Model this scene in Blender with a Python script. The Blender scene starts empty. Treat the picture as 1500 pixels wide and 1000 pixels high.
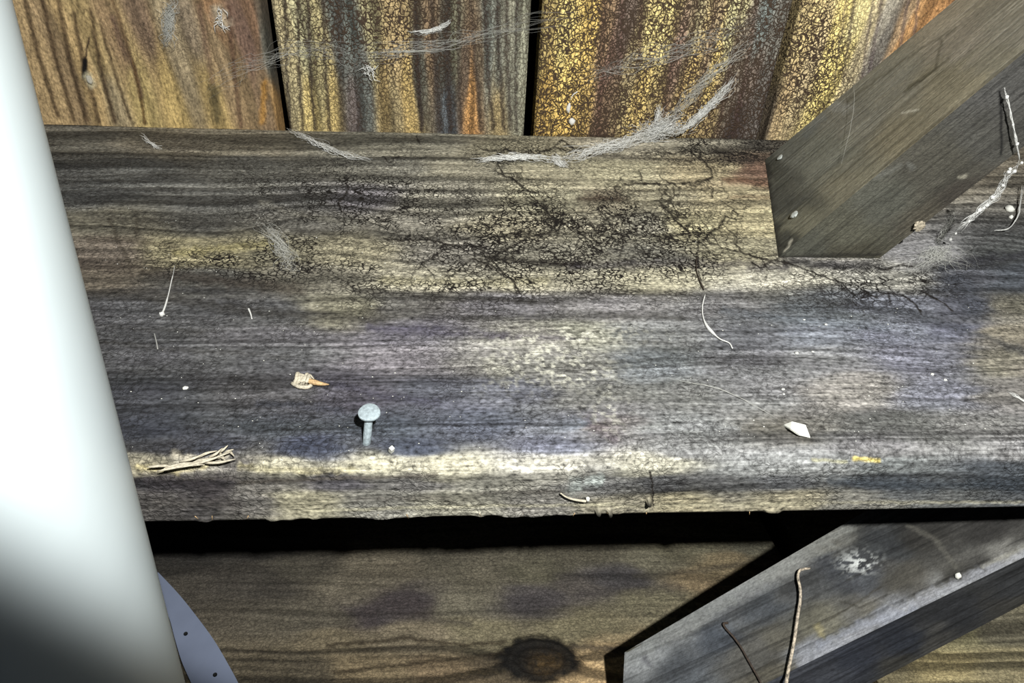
import bpy, math, random
import numpy as np

random.seed(7)
RNG = np.random.default_rng(7)
SC = bpy.context.scene
COLL = SC.collection

# ------------------------------------------------------------------ camera
F = 1083.0                      # focal length in pixels of the 1500 px wide frame
H = 0.21                        # camera height over the top of the beam, metres
d_ = np.array([-80, 1376, F]); x_ = np.array([14250, 50, F])
d_ = d_ / np.linalg.norm(d_); x_ = x_ - d_ * x_.dot(d_); x_ /= np.linalg.norm(x_)
up_ = -d_; y_ = np.cross(up_, x_)
if y_[2] < 0: y_ = -y_
R = np.array([x_, y_, up_])     # camera axes (right, down, forward) -> world
O = np.array([0.0, 0.0, H])

from mathutils import Matrix, Vector
cd = bpy.data.cameras.new('camera'); cam = bpy.data.objects.new('camera', cd)
COLL.objects.link(cam); SC.camera = cam
cd.sensor_width = 36; cd.lens = 36 * F / 1500; cd.clip_start = 0.005; cd.clip_end = 50
M3 = Matrix([[R[i][0], -R[i][1], -R[i][2]] for i in range(3)])
cam.matrix_world = Matrix.Translation(Vector(O)) @ M3.to_4x4()

# ------------------------------------------------------------------ world, lights, exposure
w = bpy.data.worlds.new('world'); SC.world = w; w.use_nodes = True
w.node_tree.nodes['Background'].inputs[0].default_value = (0.75, 0.85, 1.0, 1)
w.node_tree.nodes['Background'].inputs[1].default_value = 0.025
L = bpy.data.lights.new('torch', 'SPOT'); torch = bpy.data.objects.new('torch', L)
COLL.objects.link(torch)
L.energy = 22; L.shadow_soft_size = 0.009; L.color = (1.0, 1.0, 0.98)
L.spot_size = math.radians(90.4); L.spot_blend = 0.075
torch.location = (0.10, -0.13, 0.48)
torch.rotation_euler = (Vector((0.15, 0.5, 0.20)) - torch.location).to_track_quat('-Z', 'Y').to_euler()
SC.view_settings.view_transform = 'Standard'; SC.view_settings.look = 'None'
SC.view_settings.gamma = 1; SC.view_settings.use_curve_mapping = False
SC.view_settings.exposure = 0.55

# ------------------------------------------------------------------ maths helpers
def ray(px, py): return R @ np.array([px - 750.0, py - 500.0, F])
def hit(px, py, axis, val):
    v = ray(px, py); return O + v * (val - O[axis]) / v[axis]
def top(px, py, z=0.0): return hit(px, py, 2, z)
def hitplane(px, py, p0, n):
    v = ray(px, py); return O + v * (np.dot(np.array(p0) - O, n) / np.dot(v, n))
def project(P):
    c = (P - O) @ R
    return 750 + F * c[..., 0] / c[..., 2], 500 + F * c[..., 1] / c[..., 2]
def lin(c):
    c = np.asarray(c, float) / 255.0
    return np.where(c <= 0.04045, c / 12.92, ((c + 0.055) / 1.055) ** 2.4)
def hsh(ix, iy, seed):
    h = (ix.astype(np.int64) * 374761393 + iy.astype(np.int64) * 668265263 + seed * 974711) & 0xffffffff
    h = ((h ^ (h >> 13)) * 1274126177) & 0xffffffff
    h = ((h ^ (h >> 16)) * 2246822519) & 0xffffffff
    return ((h ^ (h >> 15)) & 0xffffff) / float(0xffffff)
def vn(x, y, seed=0):
    x = np.asarray(x, float); y = np.asarray(y, float) + 0 * x
    ix = np.floor(x); iy = np.floor(y); fx = x - ix; fy = y - iy
    fx = fx * fx * fx * (fx * (fx * 6 - 15) + 10); fy = fy * fy * fy * (fy * (fy * 6 - 15) + 10)
    a = hsh(ix, iy, seed); b = hsh(ix + 1, iy, seed); c = hsh(ix, iy + 1, seed); e = hsh(ix + 1, iy + 1, seed)
    return (a + (b - a) * fx) * (1 - fy) + (c + (e - c) * fx) * fy
def fbm(x, y, seed=0, o=4, g=0.5):
    s = 0; a = 1; t = 0
    for i in range(o):
        s = s + a * vn(x * 2 ** i + 17.3 * i, y * 2 ** i + 9.1 * i, seed + i * 31); t += a; a *= g
    return s / t
def sst(a, b, x):
    t = np.clip((x - a) / (b - a), 0, 1); return t * t * (3 - 2 * t)
def polydist(px, py, pts):
    best = np.full(px.shape, 1e9)
    for (x0, y0), (x1, y1) in zip(pts[:-1], pts[1:]):
        dx, dy = x1 - x0, y1 - y0; l = dx * dx + dy * dy + 1e-9
        t = np.clip(((px - x0) * dx + (py - y0) * dy) / l, 0, 1)
        best = np.minimum(best, np.hypot(px - x0 - t * dx, py - y0 - t * dy))
    return best
def stroke(col, px, py, pts, width, rgb, k=1.0, soft=0.6, jit=0.0, seed=0):
    """a stain, weathered streak or painted ridge highlight of the wood, laid over the colour array"""
    xs = [p[0] for p in pts]; ys = [p[1] for p in pts]; m = width * 2 + jit + 4
    idx = np.nonzero((px > min(xs) - m) & (px < max(xs) + m) & (py > min(ys) - m) & (py < max(ys) + m))[0]
    if len(idx) == 0: return col
    X = px[idx]; Y = py[idx]
    if jit:
        X = X + jit * 2 * (fbm(X / 9, Y / 9, seed + 5, 3) - .5); Y = Y + jit * 2 * (fbm(X / 9, Y / 9, seed + 6, 3) - .5)
    a = k * (1 - sst(width * (1 - soft) * .5, width * (1 + soft) * .5, polydist(X, Y, pts)))
    a = a[:, None]
    col[idx] = col[idx] * (1 - a) + lin(rgb) * a
    return col
def blob(px, py, cx, cy, rx, ry, rot=0.0):
    c, s = math.cos(rot), math.sin(rot)
    dx = px - cx; dy = py - cy
    return np.exp(-(((dx * c + dy * s) / rx) ** 2 + ((-dx * s + dy * c) / ry) ** 2))
def ctrl(px, py, cps, sx, sy, sat=0.8):
    """smooth colour from stain samples, inverse distance with its own stretch"""
    W = 0; C = 0
    for (cx, cy, rgb) in cps:
        q = ((px - cx) / sx) ** 2 + ((py - cy) / sy) ** 2 + 0.03
        wg = q ** -2.2
        W = W + wg; C = C + wg[:, None] * lin(rgb)
    C = C / W[:, None]; g = C @ np.array([.3, .59, .11])
    return g[:, None] * (1 - sat) + C * sat

# ------------------------------------------------------------------ mesh builder with surface attributes
class MB:
    def __init__(self): self.v = []; self.f = []; self.c = []; self.k = []; self.g = []; self.n = 0
    def patch(self, P, fun, U=None, V=None, face=0, taper=True):
        """P (nv, nu, 3) grid; fun(U,V,px,py,shape) -> colour (n,3), relief in metres, crack mask (n,2)"""
        nv, nu = P.shape[:2]
        if U is None:
            U = np.concatenate([np.zeros((nv, 1)), np.cumsum(np.linalg.norm(np.diff(P, axis=1), axis=2), 1)], 1)
        if V is None:
            V = np.concatenate([np.zeros((1, nu)), np.cumsum(np.linalg.norm(np.diff(P, axis=0), axis=2), 0)], 0)
        px, py = project(P)
        col, disp, msk = fun(U.ravel(), V.ravel(), px.ravel(), py.ravel())
        disp = np.asarray(disp).reshape(nv, nu)
        if nv > 3 and nu > 3:
            N = np.cross(np.gradient(P, axis=1), np.gradient(P, axis=0)); N /= np.linalg.norm(N, axis=2)[..., None] + 1e-12
            if taper:
                i = np.arange(nv)[:, None]; j = np.arange(nu)[None, :]
                e = np.minimum(np.minimum(i, nv - 1 - i), np.minimum(j, nu - 1 - j))
                disp = disp * np.clip(e / 3.0, 0, 1)
            P = P + N * disp[..., None]
        base = self.n
        idx = (base + np.arange(nv * nu)).reshape(nv, nu)
        q = np.stack([idx[:-1, :-1], idx[:-1, 1:], idx[1:, 1:], idx[1:, :-1]], -1).reshape(-1, 4)
        self.v.append(P.reshape(-1, 3)); self.f.append(q); self.c.append(col); self.k.append(msk)
        self.g.append(np.stack([U.ravel(), V.ravel(), np.full(nv * nu, face * 0.37)], 1)); self.n += nv * nu
    def build(self, name, mat, parent=None, origin=(0, 0, 0)):
        v = np.concatenate(self.v) - np.array(origin); f = np.concatenate(self.f)
        me = bpy.data.meshes.new(name)
        me.vertices.add(len(v)); me.vertices.foreach_set('co', v.astype(np.float32).ravel())
        me.loops.add(len(f) * 4); me.loops.foreach_set('vertex_index', f.astype(np.int32).ravel())
        me.polygons.add(len(f)); me.polygons.foreach_set('loop_start', np.arange(0, len(f) * 4, 4, dtype=np.int32))
        me.polygons.foreach_set('loop_total', np.full(len(f), 4, dtype=np.int32))
        me.polygons.foreach_set('use_smooth', np.ones(len(f), dtype=bool))
        me.update(calc_edges=True)
        a = me.attributes.new('tint', 'FLOAT_COLOR', 'POINT')
        c = np.concatenate(self.c); a.data.foreach_set('color', np.concatenate([c, np.ones((len(c), 1))], 1).astype(np.float32).ravel())
        k = np.concatenate(self.k)
        for i, nm in enumerate(('crack_wide', 'crack_fine')):
            a = me.attributes.new(nm, 'FLOAT', 'POINT'); a.data.foreach_set('value', k[:, i].astype(np.float32).copy())
        a = me.attributes.new('grain', 'FLOAT_VECTOR', 'POINT'); a.data.foreach_set('vector', np.concatenate(self.g).astype(np.float32).ravel())
        me.materials.append(mat)
        o = bpy.data.objects.new(name, me); COLL.objects.link(o); o.location = origin
        if parent: o.parent = parent; o.location = Vector(origin) - parent.location
        return o

def bil(c00, c10, c01, c11, nu, nv):
    u = np.linspace(0, 1, nu)[None, :, None]; v = np.linspace(0, 1, nv)[:, None, None]
    c00, c10, c01, c11 = [np.array(c, float) for c in (c00, c10, c01, c11)]
    return (c00 * (1 - u) + c10 * u) * (1 - v) + (c01 * (1 - u) + c11 * u) * v

# ------------------------------------------------------------------ materials
def nodes(m):
    m.use_nodes = True; return m.node_tree, m.node_tree.nodes['Principled BSDF']
def wood_material(name, peb=0.5, rough=0.82, fine=1.0, spec=0.25, bump=1.0, crack=(0.008, 0.006, 0.005), s1=230, s2=520, sx=0.12):
    m = bpy.data.materials.new(name); nt, b = nodes(m); N = nt.nodes; K = nt.links
    def math_(op, a, c=None, clamp=False):
        n = N.new('ShaderNodeMath'); n.operation = op; n.use_clamp = clamp
        for i, s in enumerate((a, c)):
            if s is None: continue
            if hasattr(s, 'is_linked'): K.new(s, n.inputs[i])
            else: n.inputs[i].default_value = s
        return n.outputs[0]
    def attr(nm, out='Fac'):
        n = N.new('ShaderNodeAttribute'); n.attribute_name = nm; return n.outputs[out]
    g = attr('grain', 'Vector')
    def scaled(sx_, sy_, sz_=1):
        n = N.new('ShaderNodeVectorMath'); n.operation = 'MULTIPLY'; K.new(g, n.inputs[0]); n.inputs[1].default_value = (sx_, sy_, sz_); return n.outputs[0]
    def noise(vec, scale, detail=3, rough_=0.6):
        n = N.new('ShaderNodeTexNoise'); K.new(vec, n.inputs['Vector']); n.inputs['Scale'].default_value = scale
        n.inputs['Detail'].default_value = detail; n.inputs['Roughness'].default_value = rough_; return n
    # fibres and grit
    fib = noise(scaled(sx, 1), 900, 4, 0.7).outputs['Fac']
    grit = noise(scaled(0.7, 1), 700, 3, 0.75).outputs['Fac']
    ff = math_('ADD', math_('MULTIPLY', math_('SUBTRACT', fib, 0.5), 1.9 * fine), math_('MULTIPLY', math_('SUBTRACT', grit, 0.5), 2.6 * fine))
    pv = N.new('ShaderNodeTexVoronoi'); K.new(scaled(0.8, 1), pv.inputs['Vector']); pv.inputs['Scale'].default_value = 520
    pn = math_('ADD', math_('MULTIPLY', math_('SUBTRACT', 0.48, pv.outputs['Distance']), peb * 1.6), math_('MULTIPLY', math_('SUBTRACT', noise(scaled(0.8, 1), 330, 3, 0.6).outputs['Fac'], 0.5), peb * 2.2))
    fac = math_('MAXIMUM', math_('ADD', math_('ADD', ff, pn), 1.0), 0.2)
    mul = N.new('ShaderNodeVectorMath'); mul.operation = 'SCALE'; K.new(attr('tint', 'Color'), mul.inputs[0]); K.new(fac, mul.inputs['Scale'])
    # crackled skin of dark growth
    warp = noise(scaled(1, 1), 210, 3, 0.5)
    wv = N.new('ShaderNodeVectorMath'); wv.operation = 'MULTIPLY_ADD'
    K.new(warp.outputs['Color'], wv.inputs[0]); wv.inputs[1].default_value = (0.0055, 0.0055, 0); K.new(scaled(0.85, 1), wv.inputs[2])
    def crackle(scale, width, mask):
        v = N.new('ShaderNodeTexVoronoi'); v.feature = 'DISTANCE_TO_EDGE'; v.voronoi_dimensions = '2D' if False else '3D'
        K.new(wv.outputs[0], v.inputs['Vector']); v.inputs['Scale'].default_value = scale
        wn = math_('MULTIPLY', noise(scaled(1, 1), 90, 2).outputs['Fac'], 1.7)
        l = math_('DIVIDE', v.outputs['Distance'], math_('MULTIPLY', wn, width))
        l = math_('SUBTRACT', 1.0, l, True)
        return math_('MULTIPLY', math_('MULTIPLY', l, mask), 1.7, True)
    c1 = crackle(s1, 0.08, attr('crack_wide')); c2 = crackle(s2, 0.15, attr('crack_fine'))
    cc = math_('MAXIMUM', c1, c2)
    mx = N.new('ShaderNodeMix'); mx.data_type = 'RGBA'; K.new(cc, mx.inputs[0]); K.new(mul.outputs[0], mx.inputs[6]); mx.inputs[7].default_value = (*crack, 1)
    K.new(mx.outputs[2], b.inputs['Base Color'])
    b.inputs['Roughness'].default_value = rough; b.inputs['Specular IOR Level'].default_value = spec
    h = math_('SUBTRACT', math_('ADD', math_('ADD', math_('MULTIPLY', fib, 0.4), math_('MULTIPLY', grit, 0.4)), math_('MULTIPLY', pn, 0.5)), math_('MULTIPLY', cc, 0.9))
    bp = N.new('ShaderNodeBump'); bp.inputs['Strength'].default_value = 0.75 * bump; bp.inputs['Distance'].default_value = 0.0009
    K.new(h, bp.inputs['Height']); K.new(bp.outputs[0], b.inputs['Normal'])
    return m
def plain(name, rgb, rough=0.6, metal=0, spec=0.4, var=0.0, scale=400, bump=0.0, sss=0):
    m = bpy.data.materials.new(name); nt, b = nodes(m); N = nt.nodes; K = nt.links
    c = lin(rgb)
    b.inputs['Base Color'].default_value = (*c, 1); b.inputs['Roughness'].default_value = rough
    b.inputs['Metallic'].default_value = metal; b.inputs['Specular IOR Level'].default_value = spec
    t = N.new('ShaderNodeTexCoord'); n = N.new('ShaderNodeTexNoise'); K.new(t.outputs['Object'], n.inputs['Vector'])
    n.inputs['Scale'].default_value = scale; n.inputs['Detail'].default_value = 4
    r = N.new('ShaderNodeValToRGB'); K.new(n.outputs['Fac'], r.inputs[0])
    r.color_ramp.elements[0].position = .3; r.color_ramp.elements[1].position = .7
    r.color_ramp.elements[0].color = (*(c * (1 - var)), 1); r.color_ramp.elements[1].color = (*np.minimum(c * (1 + var), 1), 1)
    K.new(r.outputs[0], b.inputs['Base Color'])
    if bump:
        bp = N.new('ShaderNodeBump'); bp.inputs['Strength'].default_value = bump; bp.inputs['Distance'].default_value = 0.0006
        K.new(n.outputs['Fac'], bp.inputs['Height']); K.new(bp.outputs[0], b.inputs['Normal'])
    return m
M_BEAM = wood_material('weathered_beam_wood', s1=135, s2=430)
M_WALL = wood_material('treated_plank_wood', peb=.35, fine=0.75, s1=230, s2=420, crack=(.05, .032, .02))
M_BRACE = wood_material('olive_brace_wood', peb=.22, fine=0.45, bump=0.7, sx=0.06)
M_LOW = wood_material('shaded_board_wood', peb=.3, fine=0.6)
M_PVC = plain('white_plastic', (228, 240, 242), 0.38, var=0.03, scale=30, spec=0.4)
M_STRAP = plain('grey_white_plastic', (104, 112, 130), 0.5, var=0.05, scale=80)
M_ZINC = plain('galvanised_steel', (152, 164, 168), 0.6, metal=0.0, var=0.25, scale=900, bump=0.5)
M_RUST = plain('crusted_steel', (165, 155, 135), 0.8, var=0.5, scale=900, bump=1)
M_PALE = plain('pale_nail_head', (185, 190, 185), 0.6, var=0.25, scale=900, bump=0.6)
M_DARK = plain('dark_hole', (8, 8, 8), 0.9)
M_SOIL = plain('dark_soil', (22, 20, 18), 1.0, var=0.5, scale=60, bump=1)
M_CHIP = plain('fresh_splintered_wood', (182, 152, 110), 0.7, var=0.35, scale=700, bump=0.8)
M_CHIPW = plain('bleached_splinter', (184, 176, 156), 0.7, var=0.3, scale=700, bump=0.8)
M_ROOT = plain('dark_rootlet', (58, 48, 40), 0.8, var=0.4, scale=800)
M_WIRE = plain('speckled_stem', (170, 158, 140), 0.7, var=0.75, scale=700, bump=0.6)
M_SPECK = plain('pale_fleck', (225, 225, 215), 0.8, var=0.1)
def web_material(name, alpha, rgb=(235, 235, 228)):
    m = bpy.data.materials.new(name); m.use_nodes = True; nt = m.node_tree; N = nt.nodes; K = nt.links
    N.clear(); o = N.new('ShaderNodeOutputMaterial'); d = N.new('ShaderNodeBsdfDiffuse'); t = N.new('ShaderNodeBsdfTranslucent')
    p = N.new('ShaderNodeBsdfTransparent'); a = N.new('ShaderNodeMixShader'); b = N.new('ShaderNodeMixShader')
    d.inputs[0].default_value = (*lin(rgb), 1); t.inputs[0].default_value = (*lin(rgb), 1)
    a.inputs[0].default_value = 0.35; K.new(d.outputs[0], a.inputs[1]); K.new(t.outputs[0], a.inputs[2])
    b.inputs[0].default_value = alpha; K.new(p.outputs[0], b.inputs[1]); K.new(a.outputs[0], b.inputs[2]); K.new(b.outputs[0], o.inputs[0])
    return m
M_WEB = web_material('spider_silk', 0.92, (248, 248, 244))
M_WEBT = web_material('thin_spider_silk', 0.4)

# ------------------------------------------------------------------ object helpers
def tag(o, label=None, cat=None, group=None, kind=None):
    if label: o['label'] = label
    if cat: o['category'] = cat
    if group: o['group'] = group
    if kind: o['kind'] = kind
    return o
def empty(name, loc, parent=None):
    o = bpy.data.objects.new(name, None); COLL.objects.link(o); o.location = loc; o.empty_display_size = 0.01
    bpy.context.view_layer.update(); return o
def obj(name, verts, faces, mat, parent=None, smooth=True, origin=None):
    v = np.array(verts, float)
    og = np.array(origin if origin is not None else v.mean(0)); v = v - og
    me = bpy.data.meshes.new(name); me.from_pydata([tuple(p) for p in v], [], faces); me.materials.append(mat)
    if smooth: me.polygons.foreach_set('use_smooth', np.ones(len(me.polygons), dtype=bool))
    me.update()
    o = bpy.data.objects.new(name, me); COLL.objects.link(o); o.location = og
    if parent: o.parent = parent; o.location = Vector(og) - parent.location
    return o
def tube(pts, radii, sides=6, V=None, Fc=None):
    """tapering round tube along points, closed ends"""
    V = [] if V is None else V; Fc = [] if Fc is None else Fc
    pts = [np.array(p, float) for p in pts]; b0 = len(V)
    if not hasattr(radii, '__len__'): radii = [radii] * len(pts)
    ref = np.array([0.13, 0.31, 0.94])
    for i, p in enumerate(pts):
        t = pts[min(i + 1, len(pts) - 1)] - pts[max(i - 1, 0)]; t = t / (np.linalg.norm(t) + 1e-12)
        if abs(t.dot(ref)) > .95: a = np.cross(t, [1, 0, 0])
        else: a = np.cross(t, ref)
        a /= np.linalg.norm(a); b = np.cross(t, a)
        for k in range(sides):
            an = 2 * math.pi * k / sides; V.append(p + radii[i] * (math.cos(an) * a + math.sin(an) * b))
    for i in range(len(pts) - 1):
        for k in range(sides):
            k2 = (k + 1) % sides
            Fc.append((b0 + i * sides + k, b0 + i * sides + k2, b0 + (i + 1) * sides + k2, b0 + (i + 1) * sides + k))
    Fc.append(tuple(b0 + k for k in range(sides))[::-1]); Fc.append(tuple(b0 + (len(pts) - 1) * sides + k for k in range(sides)))
    return V, Fc
def smooth_path(pts, n=6):
    """Catmull-Rom through points"""
    P = [np.array(p, float) for p in pts]; P = [2 * P[0] - P[1]] + P + [2 * P[-1] - P[-2]]; out = []
    for i in range(1, len(P) - 2):
        for k in range(n):
            t = k / n
            out.append(.5 * (2 * P[i] + (P[i + 1] - P[i - 1]) * t + (2 * P[i - 1] - 5 * P[i] + 4 * P[i + 1] - P[i + 2]) * t * t + (3 * P[i] - P[i - 1] - 3 * P[i + 1] + P[i + 2]) * t ** 3))
    out.append(P[-2]); return out
def lump(c, r, seed=0, sq=(1, 1, 1), V=None, Fc=None, rough=0.3, rings=5, seg=7):
    """small irregular pebble-like solid"""
    V = [] if V is None else V; Fc = [] if Fc is None else Fc; b = len(V); rr = random.Random(seed)
    c = np.array(c, float); V.append(c + np.array([0, 0, r * sq[2]]))
    for i in range(1, rings):
        th = math.pi * i / rings
        for k in range(seg):
            a = 2 * math.pi * k / seg; q = 1 + rough * (rr.random() - .5) * 2
            V.append(c + r * q * np.array([math.sin(th) * math.cos(a) * sq[0], math.sin(th) * math.sin(a) * sq[1], math.cos(th) * sq[2]]))
    V.append(c - np.array([0, 0, r * sq[2]])); e = len(V) - 1
    for k in range(seg):
        k2 = (k + 1) % seg; Fc.append((b, b + 1 + k, b + 1 + k2)); Fc.append((e, e - seg + k2, e - seg + k))
        for i in range(rings - 2):
            p = b + 1 + i * seg; Fc.append((p + k, p + seg + k, p + seg + k2, p + k2))
    return V, Fc

# ================================================================== THE SETTING
V = [(-2, -1.5, -.75), (2, -1.5, -.75), (2, 1.5, -.75), (-2, 1.5, -.75)]
tag(obj('floor', V, [(0, 1, 2, 3)], M_SOIL, smooth=False), kind='structure')
V = [(-1.6, .60, -.75), (1.6, .60, -.75), (1.6, .60, .7), (-1.6, .60, .7)]
tag(obj('dark_gap_backing', V, [(0, 1, 2, 3)], M_DARK, smooth=False), kind='structure')  # near-black sheet added so the gaps between planks read dark

YB = 0.5065                       # front plane of the upright planks
XPX = lambda X, Z: project(np.array([X, YB, Z]))
wall = empty('wall_back', (0, YB, 0)); tag(wall, kind='structure')
def zeros(n): return np.zeros((n, 2))
def plank(x0, x1, cps, seed, stripes, crackw, crackf, label=None, dens=(200, 250), sk=0.0, tilt=0.0, zt=0.22, extra=None, depth=1.0):
    """upright plank: grain along Z; front face and both edges carry the grain"""
    mb = MB()
    def fun(U, Vv, px, py):
        # U runs up the plank, Vv across
        wx = px + 5 * (fbm(U * 30, Vv * 60, seed, 3) - .5) * 2
        q = px - (py - 100) * (px - 670) / (1876 - py) * -1 * 0     # photo column
        # column reference: where this fibre crosses photo row 100
        col0 = 670 + (px - 670) * (1876 - 100) / (1876 - py) - tilt * (py - 100)
        cw = col0 + 9 * (fbm(U * 14, Vv * 40, seed + 3, 3) - .5) * 2
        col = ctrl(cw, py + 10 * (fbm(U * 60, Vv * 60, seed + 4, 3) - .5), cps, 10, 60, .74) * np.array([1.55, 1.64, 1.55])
        ph = cw / stripes[0]
        g = .6 * vn(ph, U * 6, seed + 9) + .4 * vn(ph * 2.3, U * 9, seed + 10)
        sl = sst(.5, .68, g) * stripes[1]
        hf = fbm(cw / 3.2, U * 40, seed + 14, 2)
        col = col * (1 - .72 * sl[:, None]) * (0.78 + .44 * hf[:, None])
        m = fbm(U * 70, Vv * 70, seed + 20, 4); col = col * (.8 + .4 * m[:, None])
        if extra is not None: col = extra(col, px, py)
        disp = (-.0007 * sl + .0005 * (hf - .5) + .0004 * (m - .5)) * depth
        cwk = crackw(px, py) if crackw else 0 * px; cfk = crackf(px, py) if crackf else 0 * px
        return col, disp, np.stack([cwk, cfk], 1)
    z0 = -0.03; nz, nx = dens
    xt = sk
    # front: u = along Z, v = across X (so grain runs along u)
    P = bil((x0, YB, z0), (x0 + xt, YB, zt), (x1, YB, z0), (x1 + xt, YB, zt), nz, nx)
    # slightly eased long edges
    e = np.minimum(np.arange(nx), np.arange(nx)[::-1])[:, None] * (x1 - x0) / nx
    P[:, :, 1] += .0025 * (1 - np.clip(e / .003, 0, 1)) ** 2
    # wavy sawn edge
    P[0, :, 0] += 0; mb.patch(P, fun)
    D = .022
    for X in (x0, x1):
        Q = bil((X, YB + .0025, z0), (X + xt, YB + .0025, zt), (X, YB + D, z0), (X + xt, YB + D, zt), 60, 10); mb.patch(Q, fun, face=1)
    mb.patch(bil((x0, YB + D, z0), (x1, YB + D, z0), (x0 + xt, YB + D, zt), (x1 + xt, YB + D, zt), 8, 8), fun, face=2)
    mb.patch(bil((x0, YB, z0), (x1, YB, z0), (x0, YB + D, z0), (x1, YB + D, z0), 8, 4), fun, face=3)
    mb.patch(bil((x0 + xt, YB, zt), (x1 + xt, YB, zt), (x0 + xt, YB + D, zt), (x1 + xt, YB + D, zt), 8, 4), fun, face=3)
    o = mb.build('plank', M_WALL, wall, ((x0 + x1) / 2, YB, z0))
    if label: o['label'] = label
    return o
# stain samples: column at photo row 100, row, colour
pa = [(60,100,(150,118,72)),(95,100,(128,100,64)),(120,100,(158,124,70)),(150,60,(150,120,66)),(150,160,(138,116,82)),(185,60,(128,98,62)),(190,140,(158,130,66)),(230,30,(110,84,62)),(235,150,(165,132,62)),(270,60,(138,116,84)),(300,160,(158,126,62)),(300,30,(118,98,76)),(335,80,(134,106,70)),(340,20,(140,98,58)),(345,150,(124,96,60)),(370,60,(98,70,56)),(385,20,(112,78,52)),(375,140,(110,84,56)),(392,170,(168,120,50)),(395,80,(90,84,74))]
def exa(col, px, py):
    for i, (a, b) in enumerate([((62,0),(108,175)),((85,0),(126,175)),((108,20),(145,178)),((132,15),(168,178)),((36,0),(85,170))]):
        col = stroke(col, px, py, [a, ((a[0]+b[0])/2-3,(a[1]+b[1])/2), b], 7, (62,46,32), .8, .9, 1.5, i)
    col = stroke(col, px, py, [(148,40),(166,100),(190,175)], 4, (60,42,28), .7, .8, 1.5)
    col = stroke(col, px, py, [(165,0),(185,60),(205,130),(212,182)], 5, (78,56,38), .7, .8, 2)
    col = stroke(col, px, py, [(165,25),(180,70),(197,105),(205,140)], 9, (88,66,60), .6, .9, 2)
    col = stroke(col, px, py, [(195,90),(212,180)], 4, (90,66,30), .6, .8, 1)
    col = stroke(col, px, py, [(335,10),(342,90),(352,185)], 7, (82,58,46), .7, .9, 2)
    col = stroke(col, px, py, [(292,10),(300,60),(312,120)], 8, (100,76,64), .6, .9, 2)
    col = stroke(col, px, py, [(313,130),(318,176)], 14, (62,58,40), .75, .9, 4)
    col = stroke(col, px, py, [(388,120),(384,180)], 8, (178,128,48), .6, .9, 3)
    col = stroke(col, px, py, [(124,88),(124,112)], 8, (16,12,10), 1, .4, 1)
    col = stroke(col, px, py, [(131,55),(125,85)], 3, (50,36,28), .9, .6, 2)
    col = stroke(col, px, py, [(128,112),(133,122)], 12, (188,180,150), .8, .7, 3)
    col = stroke(col, px, py, [(318,15),(328,35)], 16, (200,190,165), .55, .9, 7)
    return col
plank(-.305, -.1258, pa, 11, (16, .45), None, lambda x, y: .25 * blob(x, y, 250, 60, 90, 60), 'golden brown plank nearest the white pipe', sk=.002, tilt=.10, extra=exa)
pb = [(408,100,(138,120,86)),(425,100,(165,144,98)),(445,60,(170,156,112)),(445,165,(185,154,76)),(470,100,(150,132,84)),(480,165,(178,146,72)),(500,60,(84,86,82)),(515,60,(92,95,90)),(530,140,(88,88,84)),(512,165,(98,84,82)),(550,60,(150,134,90)),(560,130,(160,128,68)),(585,60,(158,128,78)),(600,140,(168,134,62)),(575,175,(140,118,76)),(618,100,(76,72,62)),(632,60,(120,92,62)),(650,100,(78,72,64)),(665,60,(104,98,76)),(678,100,(92,72,56)),(688,150,(182,122,40)),(700,90,(98,80,60)),(655,160,(86,90,98)),(716,60,(108,108,100)),(735,100,(104,100,88)),(755,100,(118,112,96)),(735,165,(150,124,76)),(770,100,(130,124,104))]
def exb(col, px, py):
    for i, (x0_, x1_, w_, s_) in enumerate([(418,425,5,.8),(436,443,5,.8),(452,461,5,.8),(473,483,5,.8),(497,502,12,.7),(608,618,7,.9),(632,645,9,.8),(655,660,9,.8),(672,675,6,.75),(690,705,6,.7),(710,722,5,.75),(728,738,6,.75),(742,748,5,.7),(757,757,4,.7)]):
        col = stroke(col, px, py, [(x0_,0),((x0_+x1_)/2-2,90),(x1_,190)], w_, (56,48,44), s_, .8, 2.5, i)
    return col
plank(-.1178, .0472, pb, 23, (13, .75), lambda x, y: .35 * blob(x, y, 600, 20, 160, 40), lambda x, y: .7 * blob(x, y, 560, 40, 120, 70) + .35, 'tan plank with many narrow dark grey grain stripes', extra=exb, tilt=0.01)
pc = [(795,60,(170,140,66)),(805,160,(205,156,38)),(820,40,(190,162,74)),(835,100,(208,168,58)),(835,180,(208,160,36)),(855,60,(198,156,48)),(865,160,(178,138,50)),(880,60,(140,106,72)),(895,100,(112,80,66)),(905,40,(100,80,70)),(900,170,(104,78,56)),(925,100,(150,126,82)),(940,60,(186,160,84)),(945,130,(190,154,66)),(960,40,(200,172,92)),(970,180,(162,132,72)),(985,80,(122,92,76)),(1000,40,(150,130,90)),(1010,120,(178,142,66)),(1035,60,(150,122,84)),(1050,100,(196,160,70)),(1060,30,(182,166,110)),(1080,80,(122,104,88)),(1095,30,(104,108,106)),(1100,120,(118,98,86)),(1060,170,(142,114,66)),(1120,60,(120,112,104)),(1100,180,(74,62,58)),(1140,100,(110,98,92))]
def exc(col, px, py):
    for i, (x0_, x1_, w_) in enumerate([(884,876,8),(912,900,7),(940,928,5),(995,968,7),(1020,985,6),(1050,1015,5),(1088,1050,6),(1110,1075,7)]):
        col = stroke(col, px, py, [(x0_,0),((x0_+x1_)/2+2,90),(x1_,195)], w_, (84,58,52), .6, .9, 3, i)
    col = stroke(col, px, py, [(1125,110),(1110,160),(1080,200)], 40, (60,50,50), .5, .9, 10)
    col = stroke(col, px, py, [(790,199),(1120,205)], 6, (40,30,22), .7, .9, 2)
    return col
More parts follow.
